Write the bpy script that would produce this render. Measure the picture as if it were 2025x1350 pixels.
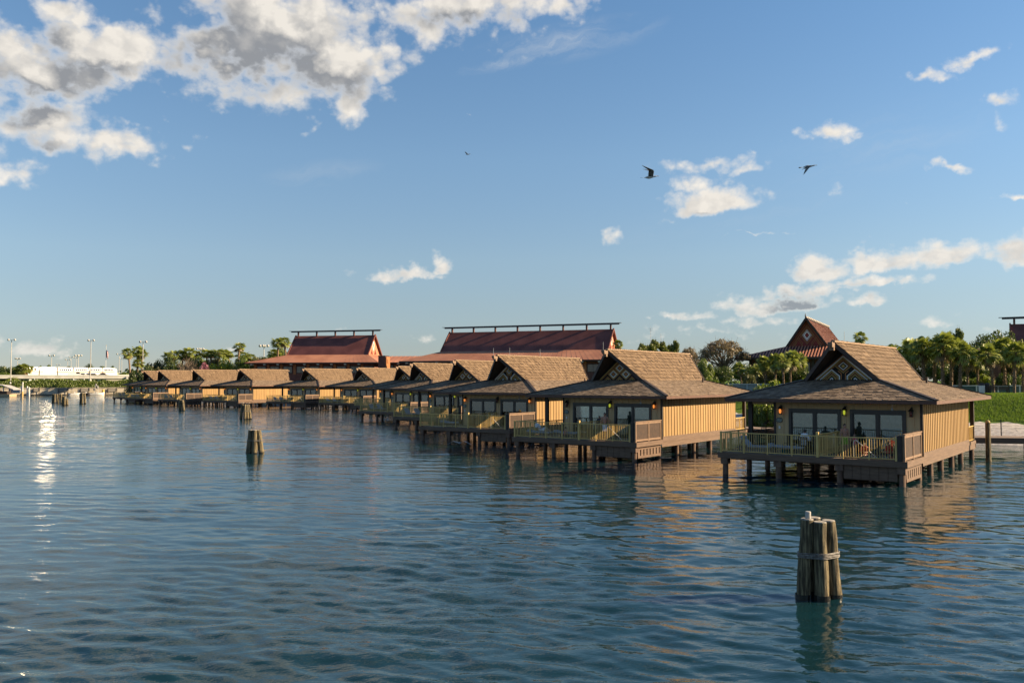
import bpy, bmesh, math, random
from mathutils import Vector, Matrix
random.seed(7)
for o in list(bpy.data.objects): bpy.data.objects.remove(o)
SC = bpy.context.scene
COL = SC.collection
R = math.radians

# ---------------------------------------------------------------- camera
F, CX, HY, CAMZ = 1723.35, 1012.5, 751.5, 5.2
PIT = math.atan((HY-675)/F)
cd = bpy.data.cameras.new('camera'); cam = bpy.data.objects.new('camera', cd); COL.objects.link(cam)
cam.location = (0, 0, CAMZ); cam.rotation_euler = (math.pi/2+PIT, 0, 0)
cd.sensor_width = 36; cd.lens = F/2025*36; cd.clip_start = .1; cd.clip_end = 20000
SC.camera = cam
def at(px, py, Y):
    xc = (px-CX)/F; yc = (675-py)/F
    d = Vector((xc, math.cos(PIT)-yc*math.sin(PIT), math.sin(PIT)+yc*math.cos(PIT)))
    d *= Y/d.y
    return Vector((d.x, d.y, d.z+CAMZ))
def xat(px, Y): return at(px, HY, Y).x
def onwater(px, py, z=0):
    p = at(px, py, 1.0); k = (CAMZ-z)/(CAMZ-p.z)
    return Vector((p.x*k, k, z))

# ---------------------------------------------------------------- sun, sky, exposure
SUN_AZ, SUN_EL = 87.0, 25.0          # azimuth clockwise from +Y
sd = bpy.data.lights.new('sun', 'SUN'); so = bpy.data.objects.new('sun', sd); COL.objects.link(so)
sd.energy = 5.0; sd.angle = R(.53); sd.color = (1, .76, .48)
sv = Vector((math.sin(R(SUN_AZ))*math.cos(R(SUN_EL)), math.cos(R(SUN_AZ))*math.cos(R(SUN_EL)), math.sin(R(SUN_EL))))
so.rotation_euler = sv.to_track_quat('Z', 'Y').to_euler(); so.location = (60, -20, 60)
SC.view_settings.view_transform = 'Standard'; SC.view_settings.look = 'None'
SC.view_settings.exposure = 0.0; SC.view_settings.gamma = 1.0; SC.view_settings.use_curve_mapping = False

class NT:
    """tiny helper that writes maths as nodes"""
    def __init__(s, nt): s.nt = nt
    def node(s, t, **k):
        n = s.nt.nodes.new(t)
        for a, b in k.items(): setattr(n, a, b)
        return n
    def put(s, sock, v):
        if isinstance(v, bpy.types.NodeSocket): s.nt.links.new(v, sock)
        else: sock.default_value = v
    def m(s, op, *a, clamp=False):
        n = s.node('ShaderNodeMath', operation=op, use_clamp=clamp)
        for i, v in enumerate(a): s.put(n.inputs[i], v)
        return n.outputs[0]
    def vm(s, op, a, b=None, scale=None):
        n = s.node('ShaderNodeVectorMath', operation=op)
        s.put(n.inputs[0], a)
        if b is not None: s.put(n.inputs[1], b)
        if scale is not None: s.put(n.inputs['Scale'], scale)
        return n.outputs[0]
    def xyz(s, x, y, z):
        n = s.node('ShaderNodeCombineXYZ')
        for i, v in enumerate((x, y, z)): s.put(n.inputs[i], v)
        return n.outputs[0]
    def mix(s, f, a, b, blend='MIX'):
        n = s.node('ShaderNodeMix', data_type='RGBA', blend_type=blend)
        s.put(n.inputs[0], f); s.put(n.inputs[6], a); s.put(n.inputs[7], b)
        return n.outputs[2]
    def smooth(s, v, a, b, lo=0., hi=1.):
        n = s.node('ShaderNodeMapRange', interpolation_type='SMOOTHSTEP')
        s.put(n.inputs[0], v); s.put(n.inputs[1], a); s.put(n.inputs[2], b); s.put(n.inputs[3], lo); s.put(n.inputs[4], hi)
        return n.outputs[0]
    def noise(s, vec, scale, detail=6, rough=.55, lac=2., dist=0., out=0, dim='3D'):
        n = s.node('ShaderNodeTexNoise', noise_dimensions=dim)
        s.put(n.inputs['Vector'], vec); n.inputs['Scale'].default_value = scale
        n.inputs['Detail'].default_value = detail; n.inputs['Roughness'].default_value = rough
        n.inputs['Lacunarity'].default_value = lac; n.inputs['Distortion'].default_value = dist
        return n.outputs[out]

def azel(px, py):
    p = at(px, py, 1.0)-Vector((0, 0, CAMZ))
    return math.atan2(p.x, p.y), math.atan2(p.z, math.hypot(p.x, p.y))
# clouds of the real sky: centre (as directions), radii, weight
CL = [  # px, py, rx, ry, weight  (the first ones are the thick clouds that shade themselves)
 (560,50,265,115,1.0),(670,110,165,84,1.0),(450,110,170,80,1.0),(240,100,230,50,1.0),(150,15,85,42,.8),(90,140,185,66,1.0),(15,85,100,55,.9),
 (100,250,165,54,1.0),(240,278,125,44,.9),(940,8,195,55,1.0),(1415,405,108,32,1.0),(1625,545,80,30,.95),(1740,525,95,28,.95),(1870,515,95,34,.95),(1985,505,75,38,1.0),(1570,598,110,18,.85),
 (-180,150,250,120,1.0),(2250,540,200,50,.8),(300,-200,380,90,.9),(1250,-260,180,40,.6),(800,-420,300,60,.8),(1900,-350,200,50,.7),
 (690,195,62,57,0.80),(560,175,137,54,0.57),(770,130,62,40,0.40),
 (290,290,62,35,0.57),(380,285,31,19,0.34),(45,335,87,38,0.63),
 (860,30,137,54,0.80),(1010,40,75,47,0.69),(760,10,125,34,0.46),(1090,15,87,40,0.69),
 (1400,320,125,19,0.57),(1370,348,62,27,0.57),(1490,330,56,19,0.57),(1335,432,62,19,0.52),(1640,266,62,22,0.69),(1690,275,37,11,0.40),
 (1880,318,52,14,0.69),(1925,108,100,14,0.63),(1975,98,50,22,0.63),(1820,148,60,18,0.63),(1980,200,62,19,0.57),(1970,235,31,27,0.46),(1998,388,43,11,0.57),
 (1780,398,27,12,0.40),(1655,388,27,12,0.34),(1745,330,17,8,0.34),(1195,478,30,19,0.57),(1495,465,43,4,0.46),
 (790,548,93,14,0.71),(875,532,30,22,0.86),(935,231,11,7,0.46),(600,265,27,16,0.34),
 (1720,568,137,12,0.69),(1500,605,112,19,0.80),(1340,628,68,12,0.69),(1480,630,125,14,0.57),
 (1730,602,40,16,0.86),(1600,580,162,12,0.69),(1290,668,62,12,0.44),(1400,655,187,12,0.40),(1850,640,50,12,0.40),(1960,655,50,12,0.40),
 (80,680,52,20,0.80),(120,690,37,12,0.52),(10,672,31,15,0.57),(450,678,30,8,0.40),(845,660,42,11,0.46),(640,655,32,7,0.29),
]
NBIG = 22
W = bpy.data.worlds.new('World'); SC.world = W; W.use_nodes = True
wt = W.node_tree; wt.nodes.clear()
SKY_STR = .05
def ellipse_max(t, p, items):
    best = None
    for (px, py, rx, ry, wgt) in items:
        a, e = azel(px, py); cs = math.cos(a)
        low = py > 380; rxa = rx/F*cs*cs*(1.35 if low else 1.2); rye = ry/F*cs*(1.75 if low else 1.35)
        d = t.vm('MULTIPLY_ADD', p, (1/rxa, 1/rye, 0)); d.node.inputs[2].default_value = (-a/rxa, -e/rye, 0)
        if low: d = t.vm('ADD', d, t.vm('MINIMUM', d, (9, 0, 9)) if False else t.vm('MULTIPLY', t.vm('MINIMUM', d, (0, 0, 0)), (0, .9, 0)))   # flat bases
        dn = t.node('ShaderNodeVectorMath', operation='LENGTH'); t.put(dn.inputs[0], d)
        b = t.m('MULTIPLY_ADD', dn.outputs['Value'], -wgt, wgt)
        best = b if best is None else t.m('MAXIMUM', best, b)
    return best
def build_world():
    t = NT(wt)
    out = t.node('ShaderNodeOutputWorld'); bg = t.node('ShaderNodeBackground')
    bg.inputs[1].default_value = SKY_STR
    wt.links.new(bg.outputs[0], out.inputs[0])
    sky = t.node('ShaderNodeTexSky', sky_type='NISHITA', sun_disc=False)
    sky.sun_elevation = R(SUN_EL); sky.sun_rotation = R(SUN_AZ)
    sky.altitude = 0; sky.air_density = 1.0; sky.dust_density = .1; sky.ozone_density = 2.5
    tc = t.node('ShaderNodeTexCoord')
    sp = t.node('ShaderNodeSeparateXYZ'); t.put(sp.inputs[0], tc.outputs['Generated'])
    az = t.m('ARCTAN2', sp.outputs[0], sp.outputs[1]); el = t.m('ARCSINE', sp.outputs[2])
    elp = t.m('MAXIMUM', el, -.02)
    v = t.xyz(az, elp, 0.)
    w1 = t.vm('SUBTRACT', t.noise(v, 9., 3, .6, out=1), (.5, .5, .5))
    w3 = t.vm('SUBTRACT', t.noise(v, 34., 5, .62, out=1), (.5, .5, .5))
    p = t.vm('ADD', t.vm('ADD', v, t.vm('MULTIPLY', w1, (.07, .045, 0))), t.vm('MULTIPLY', w3, (.034, .026, 0)))
    w2 = t.vm('SUBTRACT', t.noise(v, 60., 3, .6, out=1), (.5, .5, .5))
    DL = (.011, .010, 0)
    hz = t.smooth(elp, .03, .22)
    def nz(vec):
        n1 = t.noise(t.vm('MULTIPLY', vec, (1, 1.45, 1)), 15., 9, .60)
        n2 = t.noise(t.vm('MULTIPLY', vec, (1, 1.7, 1)), 44., 7, .64)
        n = t.m('ADD', t.m('MULTIPLY', n1, hz), t.m('MULTIPLY', n2, t.m('SUBTRACT', 1., hz)))
        vo = t.node('ShaderNodeTexVoronoi', feature='F1'); t.put(vo.inputs['Vector'], t.vm('MULTIPLY', t.vm('ADD', vec, t.vm('MULTIPLY', w2, (.012,.012,0))), (1, 1.25, 1)))
        vo.inputs['Scale'].default_value = 38.; vo.inputs['Detail'].default_value = 2.; vo.inputs['Roughness'].default_value = .55
        return t.m('ADD', n, t.m('MULTIPLY', t.m('SUBTRACT', .42, vo.outputs['Distance']), .30))
    n0 = nz(v); n1 = nz(t.vm('ADD', v, DL))
    big = ellipse_max(t, p, CL[:NBIG]); bigs = ellipse_max(t, t.vm('ADD', p, (.020, .030, 0)), CL[:NBIG])
    base = t.m('MAXIMUM', big, ellipse_max(t, p, CL[NBIG:]))
    den = t.m('ADD', t.m('MULTIPLY', t.m('MINIMUM', base, .75), 2.0), t.m('MULTIPLY', t.m('SUBTRACT', n0, .52), 2.3))
    den = t.m('MINIMUM', den, t.m('MULTIPLY', t.m('ADD', base, .30), 4.))
    far = t.m('ADD', t.smooth(t.m('ABSOLUTE', az), .75, 1.0), t.smooth(el, .62, .8), clamp=True)
    gen = t.m('MULTIPLY', t.m('SUBTRACT', t.noise(t.vm('MULTIPLY', v, (1, 2, 1)), 4., 6, .6), .60), 3.)
    den = t.m('MAXIMUM', den, t.m('ADD', gen, t.m('MULTIPLY', t.m('SUBTRACT', far, 1.), 3.)))
    alpha = t.smooth(den, -.04, 1.0)
    nl = t.noise(t.vm('MULTIPLY', v, (1, 1.6, 1)), 14., 4, .5)
    thick = t.smooth(t.m('ADD', big, t.m('MULTIPLY', t.m('SUBTRACT', nl, .5), 1.2)), -.05, .75)
    relief = t.m('MULTIPLY', t.m('SUBTRACT', n0, n1), 1.5)
    form = t.m('MULTIPLY', t.m('SUBTRACT', t.m('MAXIMUM', big, 0.), t.m('MAXIMUM', bigs, 0.)), 2.2)
    lit = t.m('ADD', t.m('ADD', .04, relief), form, clamp=True)
    shade = t.m('MULTIPLY', thick, t.m('SUBTRACT', 1.15, lit), clamp=True)
    shade = t.m('MULTIPLY', shade, t.m('MULTIPLY', t.smooth(big, .0, .18, .2, 1.), t.smooth(den, .25, 1.0)))
    k = 1/SKY_STR*2**-EXPO
    soft = t.m('MULTIPLY', t.m('SUBTRACT', .62, t.m('MULTIPLY', relief, 1.6)), t.smooth(den, .1, 1.0), clamp=True)
    shade = t.m('MAXIMUM', shade, t.m('MULTIPLY', soft, .42))
    shade = t.m('MULTIPLY', shade, t.smooth(t.m('ADD', n0, t.m('MULTIPLY', relief, -.6)), .25, .85, 1.05, .62), clamp=True)
    ccol = t.mix(shade, (.97*k, .91*k, .82*k, 1), (.30*k, .315*k, .34*k, 1))
    tint = t.node('ShaderNodeValToRGB'); t.put(tint.inputs[0], t.m('MULTIPLY', el, 1.6))
    cr = tint.color_ramp
    for i, (pos, c) in enumerate(SKY_TINT):
        e_ = cr.elements[i] if i < 2 else cr.elements.new(pos)
        e_.position = pos; e_.color = (*c, 1)
    skyc = t.mix(1.0, sky.outputs[0], tint.outputs[0], 'MULTIPLY')
    skyc = t.vm('SCALE', skyc, scale=SKY_GAIN)
    skyc = t.vm('MINIMUM', skyc, (.95*k, .95*k, .98*k))
    # thin streaks of high cloud
    ws = t.noise(t.vm('MULTIPLY', t.vm('ADD', p, t.xyz(0., t.m('MULTIPLY', az, -.22), 0.)), (6, 48, 1)), 1., 6, .65)
    wi = t.m('MULTIPLY', t.m('MAXIMUM', ellipse_max(t, t.vm('ADD', v, t.xyz(0., t.m('MULTIPLY', t.m('SUBTRACT', az, .06), -.14), 0.)), [(1120,85,180,30,.9),(1010,108,130,12,.9),(640,270,110,22,.4),(1750,380,230,60,.3),(1450,480,220,30,.25)]), 0.), t.smooth(ws, .38, .75))
    fade = t.smooth(el, -.01, .16, .60, 1.)
    c = t.mix(t.m('MULTIPLY', wi, .6), skyc, (.62*k, .66*k, .70*k, 1))
    c = t.mix(t.m('MULTIPLY', alpha, fade), c, ccol)
    t.put(bg.inputs[0], c)
EXPO = 1.48; SC.view_settings.exposure = EXPO
SKY_TINT = [(0., (.53,.60,.80)), (.06, (.58,.61,.74)), (.14, (.74,.73,.77)), (.22, (.89,.87,.86)), (.40, (.98,1.03,1.02)), (.7, (.90,1.08,1.14))]; SKY_GAIN = .975

build_world()

# ---------------------------------------------------------------- materials
MATS = {}; ALB = .71
def mat(name, c1, c2=None, scale=3., rough=.7, bump=0., stretch=(1,1,1), rnd=0., spec=.4, detail=5, metal=0., bscale=None, lo=.35, hi=.65, coord='Object'):
    if name in MATS: return MATS[name]
    m = bpy.data.materials.new(name); m.use_nodes = True; t = NT(m.node_tree)
    b = m.node_tree.nodes['Principled BSDF']
    b.inputs['Roughness'].default_value = rough; b.inputs['Specular IOR Level'].default_value = spec; b.inputs['Metallic'].default_value = metal
    c1 = (*[q*ALB for q in c1], 1); c2 = (*[q*ALB for q in c2], 1) if c2 else c1
    tc = t.node('ShaderNodeTexCoord').outputs[coord]
    v = t.vm('MULTIPLY', tc, stretch)
    n = t.noise(v, scale, detail, .6)
    f = t.smooth(n, lo, hi)
    if rnd:
        at_ = t.node('ShaderNodeAttribute', attribute_name='rnd').outputs['Fac']
        f = t.m('ADD', t.m('MULTIPLY', f, 1-rnd), t.m('MULTIPLY', at_, rnd), clamp=True)
    c = t.mix(f, c1, c2)
    t.put(b.inputs['Base Color'], c)
    if bump:
        bn = t.node('ShaderNodeBump'); bn.inputs['Strength'].default_value = 1; bn.inputs['Distance'].default_value = bump
        t.put(bn.inputs['Height'], t.noise(v, bscale or scale*3, 4, .6)); t.put(b.inputs['Normal'], bn.outputs[0])
    MATS[name] = m
    return m
def emis(name, col, s):
    m = bpy.data.materials.new(name); m.use_nodes = True
    b = m.node_tree.nodes['Principled BSDF']; b.inputs['Base Color'].default_value = (*col, 1)
    b.inputs['Emission Color'].default_value = (*col, 1); b.inputs['Emission Strength'].default_value = s
    return m
wallf_m = mat('front_board_lifted', (.62,.43,.22), (.72,.50,.265), 1.3, .65, .004, (3,3,.4), rnd=.5)  # paler copy of the side boards, light off the water put into the colour
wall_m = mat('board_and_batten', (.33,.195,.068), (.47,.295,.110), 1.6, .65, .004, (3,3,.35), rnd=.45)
shake_low = mat('shake_shingle', (.115,.082,.058), (.40,.30,.21), 5, .85, .02, (1,1,1), rnd=.7, spec=.2)
shake_steep = mat('steep_shingle', (.10,.064,.040), (.35,.243,.15), 4., .85, .02, (1,1,1), rnd=.75, spec=.2)
ridge_m = mat('ridge_tile', (.42,.29,.19), (.55,.40,.27), 6, .8)
dark_m = mat('dark_trim', (.035,.024,.020), (.055,.038,.030), 4, .6)
under_m = mat('roof_underlay', (.06,.045,.035), (.09,.065,.05), 3, .8)
fascia_m = mat('fascia_board', (.11,.050,.035), (.15,.07,.045), 4, .6)
deck_m = mat('deck_beam', (.14,.085,.056), (.20,.125,.082), 2.2, .7, .004, (.6,.6,6))
board_m = mat('deck_board', (.22,.16,.11), (.30,.22,.16), 3, .7, .003, (8,.6,1))
pile_m = mat('timber_pile', (.13,.075,.052), (.24,.15,.10), 3, .75, .01, (1,1,.5))
rail_m = mat('rail_paint', (.70,.47,.15), (.78,.54,.19), 3, .5)
screen_m = mat('privacy_slat', (.055,.030,.019), (.085,.046,.028), 4, .6)
screenf_m = mat('privacy_frame', (.24,.15,.095), (.30,.19,.12), 4, .6)
frame_m = mat('door_frame', (.022,.020,.022), (.03,.027,.028), 4, .4)
curtain_m = mat('roller_shade', (.36,.38,.36), (.50,.52,.48), 5., .9, .0, (1,1,1), detail=3)
white_m = mat('white_paint', (.75,.75,.72), (.82,.82,.80), 3, .5)
metal_m = mat('galvanised', (.50,.50,.50), (.62,.62,.60), 6, .4, metal=.6)
cushion_m = mat('cushion', (.30,.34,.40), (.42,.46,.52), 8, .9)
black_m = mat('black_metal', (.018,.015,.013), (.03,.025,.02), 5, .5)
pw_m = mat('pattern_white', (1.2,1.22,1.2)); pg_m = mat('pattern_gold', (.95,.68,.22)); po_m = mat('pattern_orange', (.72,.32,.11)); pb_m = mat('pattern_black', (.022,.016,.014))
lo_m = emis('lantern_orange', (1., .30, .05), .36); ly_m = emis('lantern_yellow', (.60, .66, .04), .22)
lr_m = mat('lantern_red_glass', (.16,.03,.02), rough=.3)
skin_m = mat('skin', (.40,.22,.15), (.46,.26,.18), 6, .6); skin2_m = mat('skin_pale', (.50,.30,.21), (.55,.33,.24), 6, .6)
hair_m = mat('hair', (.015,.010,.008), (.03,.02,.015), 20, .6)
def glass_mat():
    m = bpy.data.materials.new('window_glass'); m.use_nodes = True; nt = m.node_tree; t = NT(nt)
    nt.nodes.clear(); out = t.node('ShaderNodeOutputMaterial'); mx = t.node('ShaderNodeMixShader')
    gl = t.node('ShaderNodeBsdfGlossy'); gl.inputs['Roughness'].default_value = .01; gl.inputs['Color'].default_value = (.9,.95,1,1)
    tr = t.node('ShaderNodeBsdfTransparent'); tr.inputs[0].default_value = (.62,.68,.66,1)
    fr = t.node('ShaderNodeFresnel'); fr.inputs[0].default_value = 1.9
    t.put(mx.inputs[0], fr.outputs[0]); nt.links.new(tr.outputs[0], mx.inputs[1]); nt.links.new(gl.outputs[0], mx.inputs[2]); nt.links.new(mx.outputs[0], out.inputs[0])
    return m
glass_m = glass_mat()

# ---------------------------------------------------------------- mesh builder
class MB:
    def __init__(s): s.v = []; s.f = []; s.r = []; s.mi = []; s.cur = 0
    def face(s, pts, r=None):
        b = len(s.v); s.v += [tuple(p) for p in pts]; s.f.append(tuple(range(b, b+len(pts))))
        s.r.append(random.random() if r is None else r); s.mi.append(s.cur)
    def box(s, x0, y0, z0, x1, y1, z1, r=None, M=None):
        P = [Vector(p) for p in ((x0,y0,z0),(x1,y0,z0),(x1,y1,z0),(x0,y1,z0),(x0,y0,z1),(x1,y0,z1),(x1,y1,z1),(x0,y1,z1))]
        if M is not None: P = [M @ p for p in P]
        b = len(s.v); s.v += [tuple(p) for p in P]; r = random.random() if r is None else r
        for q in ((0,3,2,1),(4,5,6,7),(0,1,5,4),(1,2,6,5),(2,3,7,6),(3,0,4,7)):
            s.f.append(tuple(b+i for i in q)); s.r.append(r); s.mi.append(s.cur)
    def bar(s, a, b, w, h=None, up=(0,0,1), r=None):
        a = Vector(a); b = Vector(b); h = h or w; d = (b-a).normalized(); u = Vector(up)
        if abs(d.dot(u)) > .99: u = Vector((0,1,0))
        x = d.cross(u).normalized(); y = x.cross(d)
        P = []
        for p in (a, b):
            for sx, sy in ((-1,-1),(1,-1),(1,1),(-1,1)): P.append(p+x*sx*w/2+y*sy*h/2)
        k = len(s.v); s.v += [tuple(p) for p in P]; r = random.random() if r is None else r
        for q in ((0,1,2,3),(7,6,5,4),(0,4,5,1),(1,5,6,2),(2,6,7,3),(3,7,4,0)):
            s.f.append(tuple(k+i for i in q)); s.r.append(r); s.mi.append(s.cur)
    def tube(s, pts, rad, n=8, cap=True, r=None):
        pts = [Vector(p) for p in pts]; k0 = len(s.v); r = random.random() if r is None else r
        if not isinstance(rad, (list, tuple)): rad = [rad]*len(pts)
        X = None
        for i, p in enumerate(pts):
            d = (pts[min(i+1, len(pts)-1)]-pts[max(i-1, 0)]).normalized()
            if X is None:
                u = Vector((0,0,1)) if abs(d.z) < .9 else Vector((1,0,0)); X = d.cross(u).normalized()
            else: X = (X-d*X.dot(d)).normalized()
            Yv = d.cross(X)
            for j in range(n):
                a = 2*math.pi*j/n; s.v.append(tuple(p+X*math.cos(a)*rad[i]+Yv*math.sin(a)*rad[i]))
        for i in range(len(pts)-1):
            for j in range(n):
                s.f.append((k0+i*n+j, k0+i*n+(j+1) % n, k0+(i+1)*n+(j+1) % n, k0+(i+1)*n+j)); s.r.append(r); s.mi.append(s.cur)
        if cap:
            s.f.append(tuple(k0+j for j in reversed(range(n)))); s.r.append(r); s.mi.append(s.cur)
            e = k0+(len(pts)-1)*n; s.f.append(tuple(e+j for j in range(n))); s.r.append(r); s.mi.append(s.cur)
    def ell(s, c, rx, ry=None, rz=None, nu=12, nv=8, M=None, r=None):
        ry = ry or rx; rz = rz or rx; k = len(s.v); r = random.random() if r is None else r
        for i in range(nv+1):
            th = math.pi*i/nv
            for j in range(nu):
                ph = 2*math.pi*j/nu
                p = Vector((rx*math.sin(th)*math.cos(ph), ry*math.sin(th)*math.sin(ph), rz*math.cos(th)))
                if M is not None: p = M @ p
                s.v.append(tuple(p+Vector(c)))
        for i in range(nv):
            for j in range(nu):
                s.f.append((k+i*nu+j, k+(i+1)*nu+j, k+(i+1)*nu+(j+1) % nu, k+i*nu+(j+1) % nu)); s.r.append(r); s.mi.append(s.cur)
    def lathe(s, prof, c=(0,0,0), n=16, r=None):
        k = len(s.v); r = random.random() if r is None else r; c = Vector(c)
        for (rad, z) in prof:
            for j in range(n):
                a = 2*math.pi*j/n; s.v.append((c.x+rad*math.cos(a), c.y+rad*math.sin(a), c.z+z))
        for i in range(len(prof)-1):
            for j in range(n):
                s.f.append((k+i*n+j, k+i*n+(j+1) % n, k+(i+1)*n+(j+1) % n, k+(i+1)*n+j)); s.r.append(r); s.mi.append(s.cur)
        s.f.append(tuple(k+j for j in reversed(range(n)))); s.r.append(r); s.mi.append(s.cur)
        e = k+(len(prof)-1)*n; s.f.append(tuple(e+j for j in range(n))); s.r.append(r); s.mi.append(s.cur)
    def prism(s, poly, off, r=None):
        """closed prism: polygon points + offset vector"""
        k = len(s.v); n = len(poly); off = Vector(off); r = random.random() if r is None else r
        s.v += [tuple(p) for p in poly]; s.v += [tuple(Vector(p)+off) for p in poly]
        s.f.append(tuple(range(k, k+n))); s.f.append(tuple(reversed(range(k+n, k+2*n)))); s.r += [r, r]; s.mi += [s.cur]*2
        for i in range(n):
            j = (i+1) % n; s.f.append((k+i, k+n+i, k+n+j, k+j)); s.r.append(r); s.mi.append(s.cur)
    def build(s, name, m, parent=None, smooth=False, recalc=False):
        me = bpy.data.meshes.new(name); me.from_pydata(s.v, [], s.f)
        a = me.attributes.new('rnd', 'FLOAT', 'FACE'); a.data.foreach_set('value', s.r)
        ms = m if isinstance(m, (list, tuple)) else [m]
        for q in ms: me.materials.append(q)
        if len(ms) > 1: me.polygons.foreach_set('material_index', s.mi)
        if recalc:
            bm = bmesh.new(); bm.from_mesh(me); bmesh.ops.recalc_face_normals(bm, faces=bm.faces); bm.to_mesh(me); bm.free()
        if smooth: me.polygons.foreach_set('use_smooth', [True]*len(me.polygons))
        o = bpy.data.objects.new(name, me); COL.objects.link(o)
        if parent is not None: o.parent = parent
        return o
def tag(o, label=None, cat=None, group=None, kind=None):
    for k, v in (('label', label), ('category', cat), ('group', group), ('kind', kind)):
        if v: o[k] = v
    return o
def empty(name, loc=(0,0,0), rz=0., label=None, cat=None, group=None):
    o = bpy.data.objects.new(name, None); COL.objects.link(o); o.location = loc; o.rotation_euler = (0,0,rz)
    o.empty_display_size = .3
    return tag(o, label, cat, group)
def kids(o): return [c for c in bpy.data.objects if c.parent == o]
def copy_tree(o, parent=None):
    c = o.copy(); COL.objects.link(c); c.parent = parent
    for ch in kids(o): copy_tree(ch, c)
    return c

# ---------------------------------------------------------------- water and terrain
def water():
    import numpy as np
    m = bpy.data.materials.new('lagoon_water'); m.use_nodes = True; t = NT(m.node_tree)
    b = m.node_tree.nodes['Principled BSDF']
    b.inputs['Base Color'].default_value = (.0045,.022,.029,1); b.inputs['Roughness'].default_value = .03
    b.inputs['IOR'].default_value = 1.333; b.inputs['Specular IOR Level'].default_value = .5
    tc = t.node('ShaderNodeTexCoord').outputs['Object']
    rot = t.node('ShaderNodeVectorRotate', rotation_type='Z_AXIS'); t.put(rot.inputs['Vector'], tc); rot.inputs['Angle'].default_value = R(-16)
    v = rot.outputs[0]
    far = t.node('ShaderNodeAttribute', attribute_name='coarse').outputs['Fac']
    a = t.noise(t.vm('MULTIPLY', v, (.40, 1.0, 1)), 1.0, 2, .5)
    c = t.noise(t.vm('MULTIPLY', v, (.6, 1.3, 1)), 3.4, 2, .5)
    d = t.noise(t.vm('MULTIPLY', v, (.8, 1.3, 1)), 9., 2, .5)
    e = t.noise(t.vm('MULTIPLY', v, (.7, 1.3, 1)), 4.6, 3, .55)
    patch = t.smooth(t.noise(t.vm('MULTIPLY', v, (.5, 1, 1)), .07, 3, .5), .35, .65, .3, 1.25)
    h = t.m('MULTIPLY', t.m('ADD', t.m('MULTIPLY', a, .10), t.m('MULTIPLY', c, .045)), far)
    h = t.m('ADD', h, t.m('MULTIPLY', t.m('ADD', t.m('MULTIPLY', d, .005), t.m('MULTIPLY', e, .008)), patch))
    bn = t.node('ShaderNodeBump'); bn.inputs['Strength'].default_value = 1; bn.inputs['Distance'].default_value = 1.
    t.put(bn.inputs['Height'], h); t.put(b.inputs['Normal'], bn.outputs[0])
    # one sheet: fine rows near, coarse rows far, real wavelets where the rows are fine enough
    ys = [-600., -200., -60., -20., -6.]; y = 0.
    while y < 230: ys.append(y); y += max(.055, .0045*y)
    ys += [235,242,250,262,280,300,340,500,900,2000,4000]
    ys = np.array(ys); nu = 620
    u = np.linspace(-1, 1, nu); ext = np.array([-60.,-20.,-8.,-3.,-1.6,-1.2]); U = np.concatenate([ext, u, -ext[::-1]])
    half = np.clip(np.abs(ys), 6, 1e9)*.66+7
    Xg = U[None,:]*half[:,None]; Yg = np.repeat(ys[:,None], len(U), 1)
    rs = np.random.RandomState(4); Z = np.zeros_like(Xg); dx = (half*2/nu)[:,None]; dyr = np.gradient(ys)[:,None]; ddx = np.maximum(dx, dyr*.8)
    slope2 = 0
    for lam, sl, n in ((7.,.008,5),(3.2,.016,9),(1.7,.033,14),(.95,.053,20),(.55,.064,22),(.32,.040,20)):
        for i in range(n):
            L_ = lam*rs.uniform(.72,1.35); th = R(-106)+rs.normal(0, .62 if lam < 2 else .30); k = 2*math.pi/L_; ph = rs.uniform(0, 6.28)
            w = np.clip((L_/ddx-3.2)/3., 0, 1)
            q = np.sin(k*(Xg*math.cos(th)+Yg*math.sin(th))+ph+.6*np.sin(Xg*.21+Yg*.13+i))
            Z += w*(q+.18*np.cos(2*(k*(Xg*math.cos(th)+Yg*math.sin(th))+ph)))*sl*math.sqrt(2/n)/k
    env = .75+.35*np.sin(Xg*.11+1.3)*np.sin(Yg*.07+Xg*.03)+.2*np.sin(Xg*.31-Yg*.17)
    inside = (np.abs(U) <= 1)[None,:]*((Yg > 0) & (Yg < 225)); Z = Z*env*inside*np.clip((1-np.abs(U))*12, 0, 1)[None,:]
    coarse = np.clip((ddx-.10)/.35, 0, 1)*np.ones_like(Xg)*(np.clip(1.25-Yg/420, .35, 1)); coarse[:, np.abs(U) > 1] = 1
    me = bpy.data.meshes.new('water'); nx = len(U); ny = len(ys)
    co = np.stack([Xg, Yg, Z], -1).reshape(-1, 3).astype(np.float32)
    I = (np.arange(ny-1)[:,None]*nx+np.arange(nx-1)[None,:]).reshape(-1); Fq = np.stack([I, I+1, I+nx+1, I+nx], -1).astype(np.int32).reshape(-1)
    me.vertices.add(len(co)); me.vertices.foreach_set('co', co.reshape(-1)); me.loops.add(len(Fq)); me.loops.foreach_set('vertex_index', Fq)
    me.polygons.add(len(I)); me.polygons.foreach_set('loop_start', np.arange(0, len(Fq), 4, dtype=np.int32)); me.polygons.foreach_set('use_smooth', np.ones(len(I), bool)); me.update(calc_edges=True)
    at_ = me.attributes.new('coarse', 'FLOAT', 'POINT'); at_.data.foreach_set('value', coarse.reshape(-1).astype(np.float32))
    me.materials.append(m); o = bpy.data.objects.new('water', me); COL.objects.link(o); tag(o, kind='structure')
water()

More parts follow.
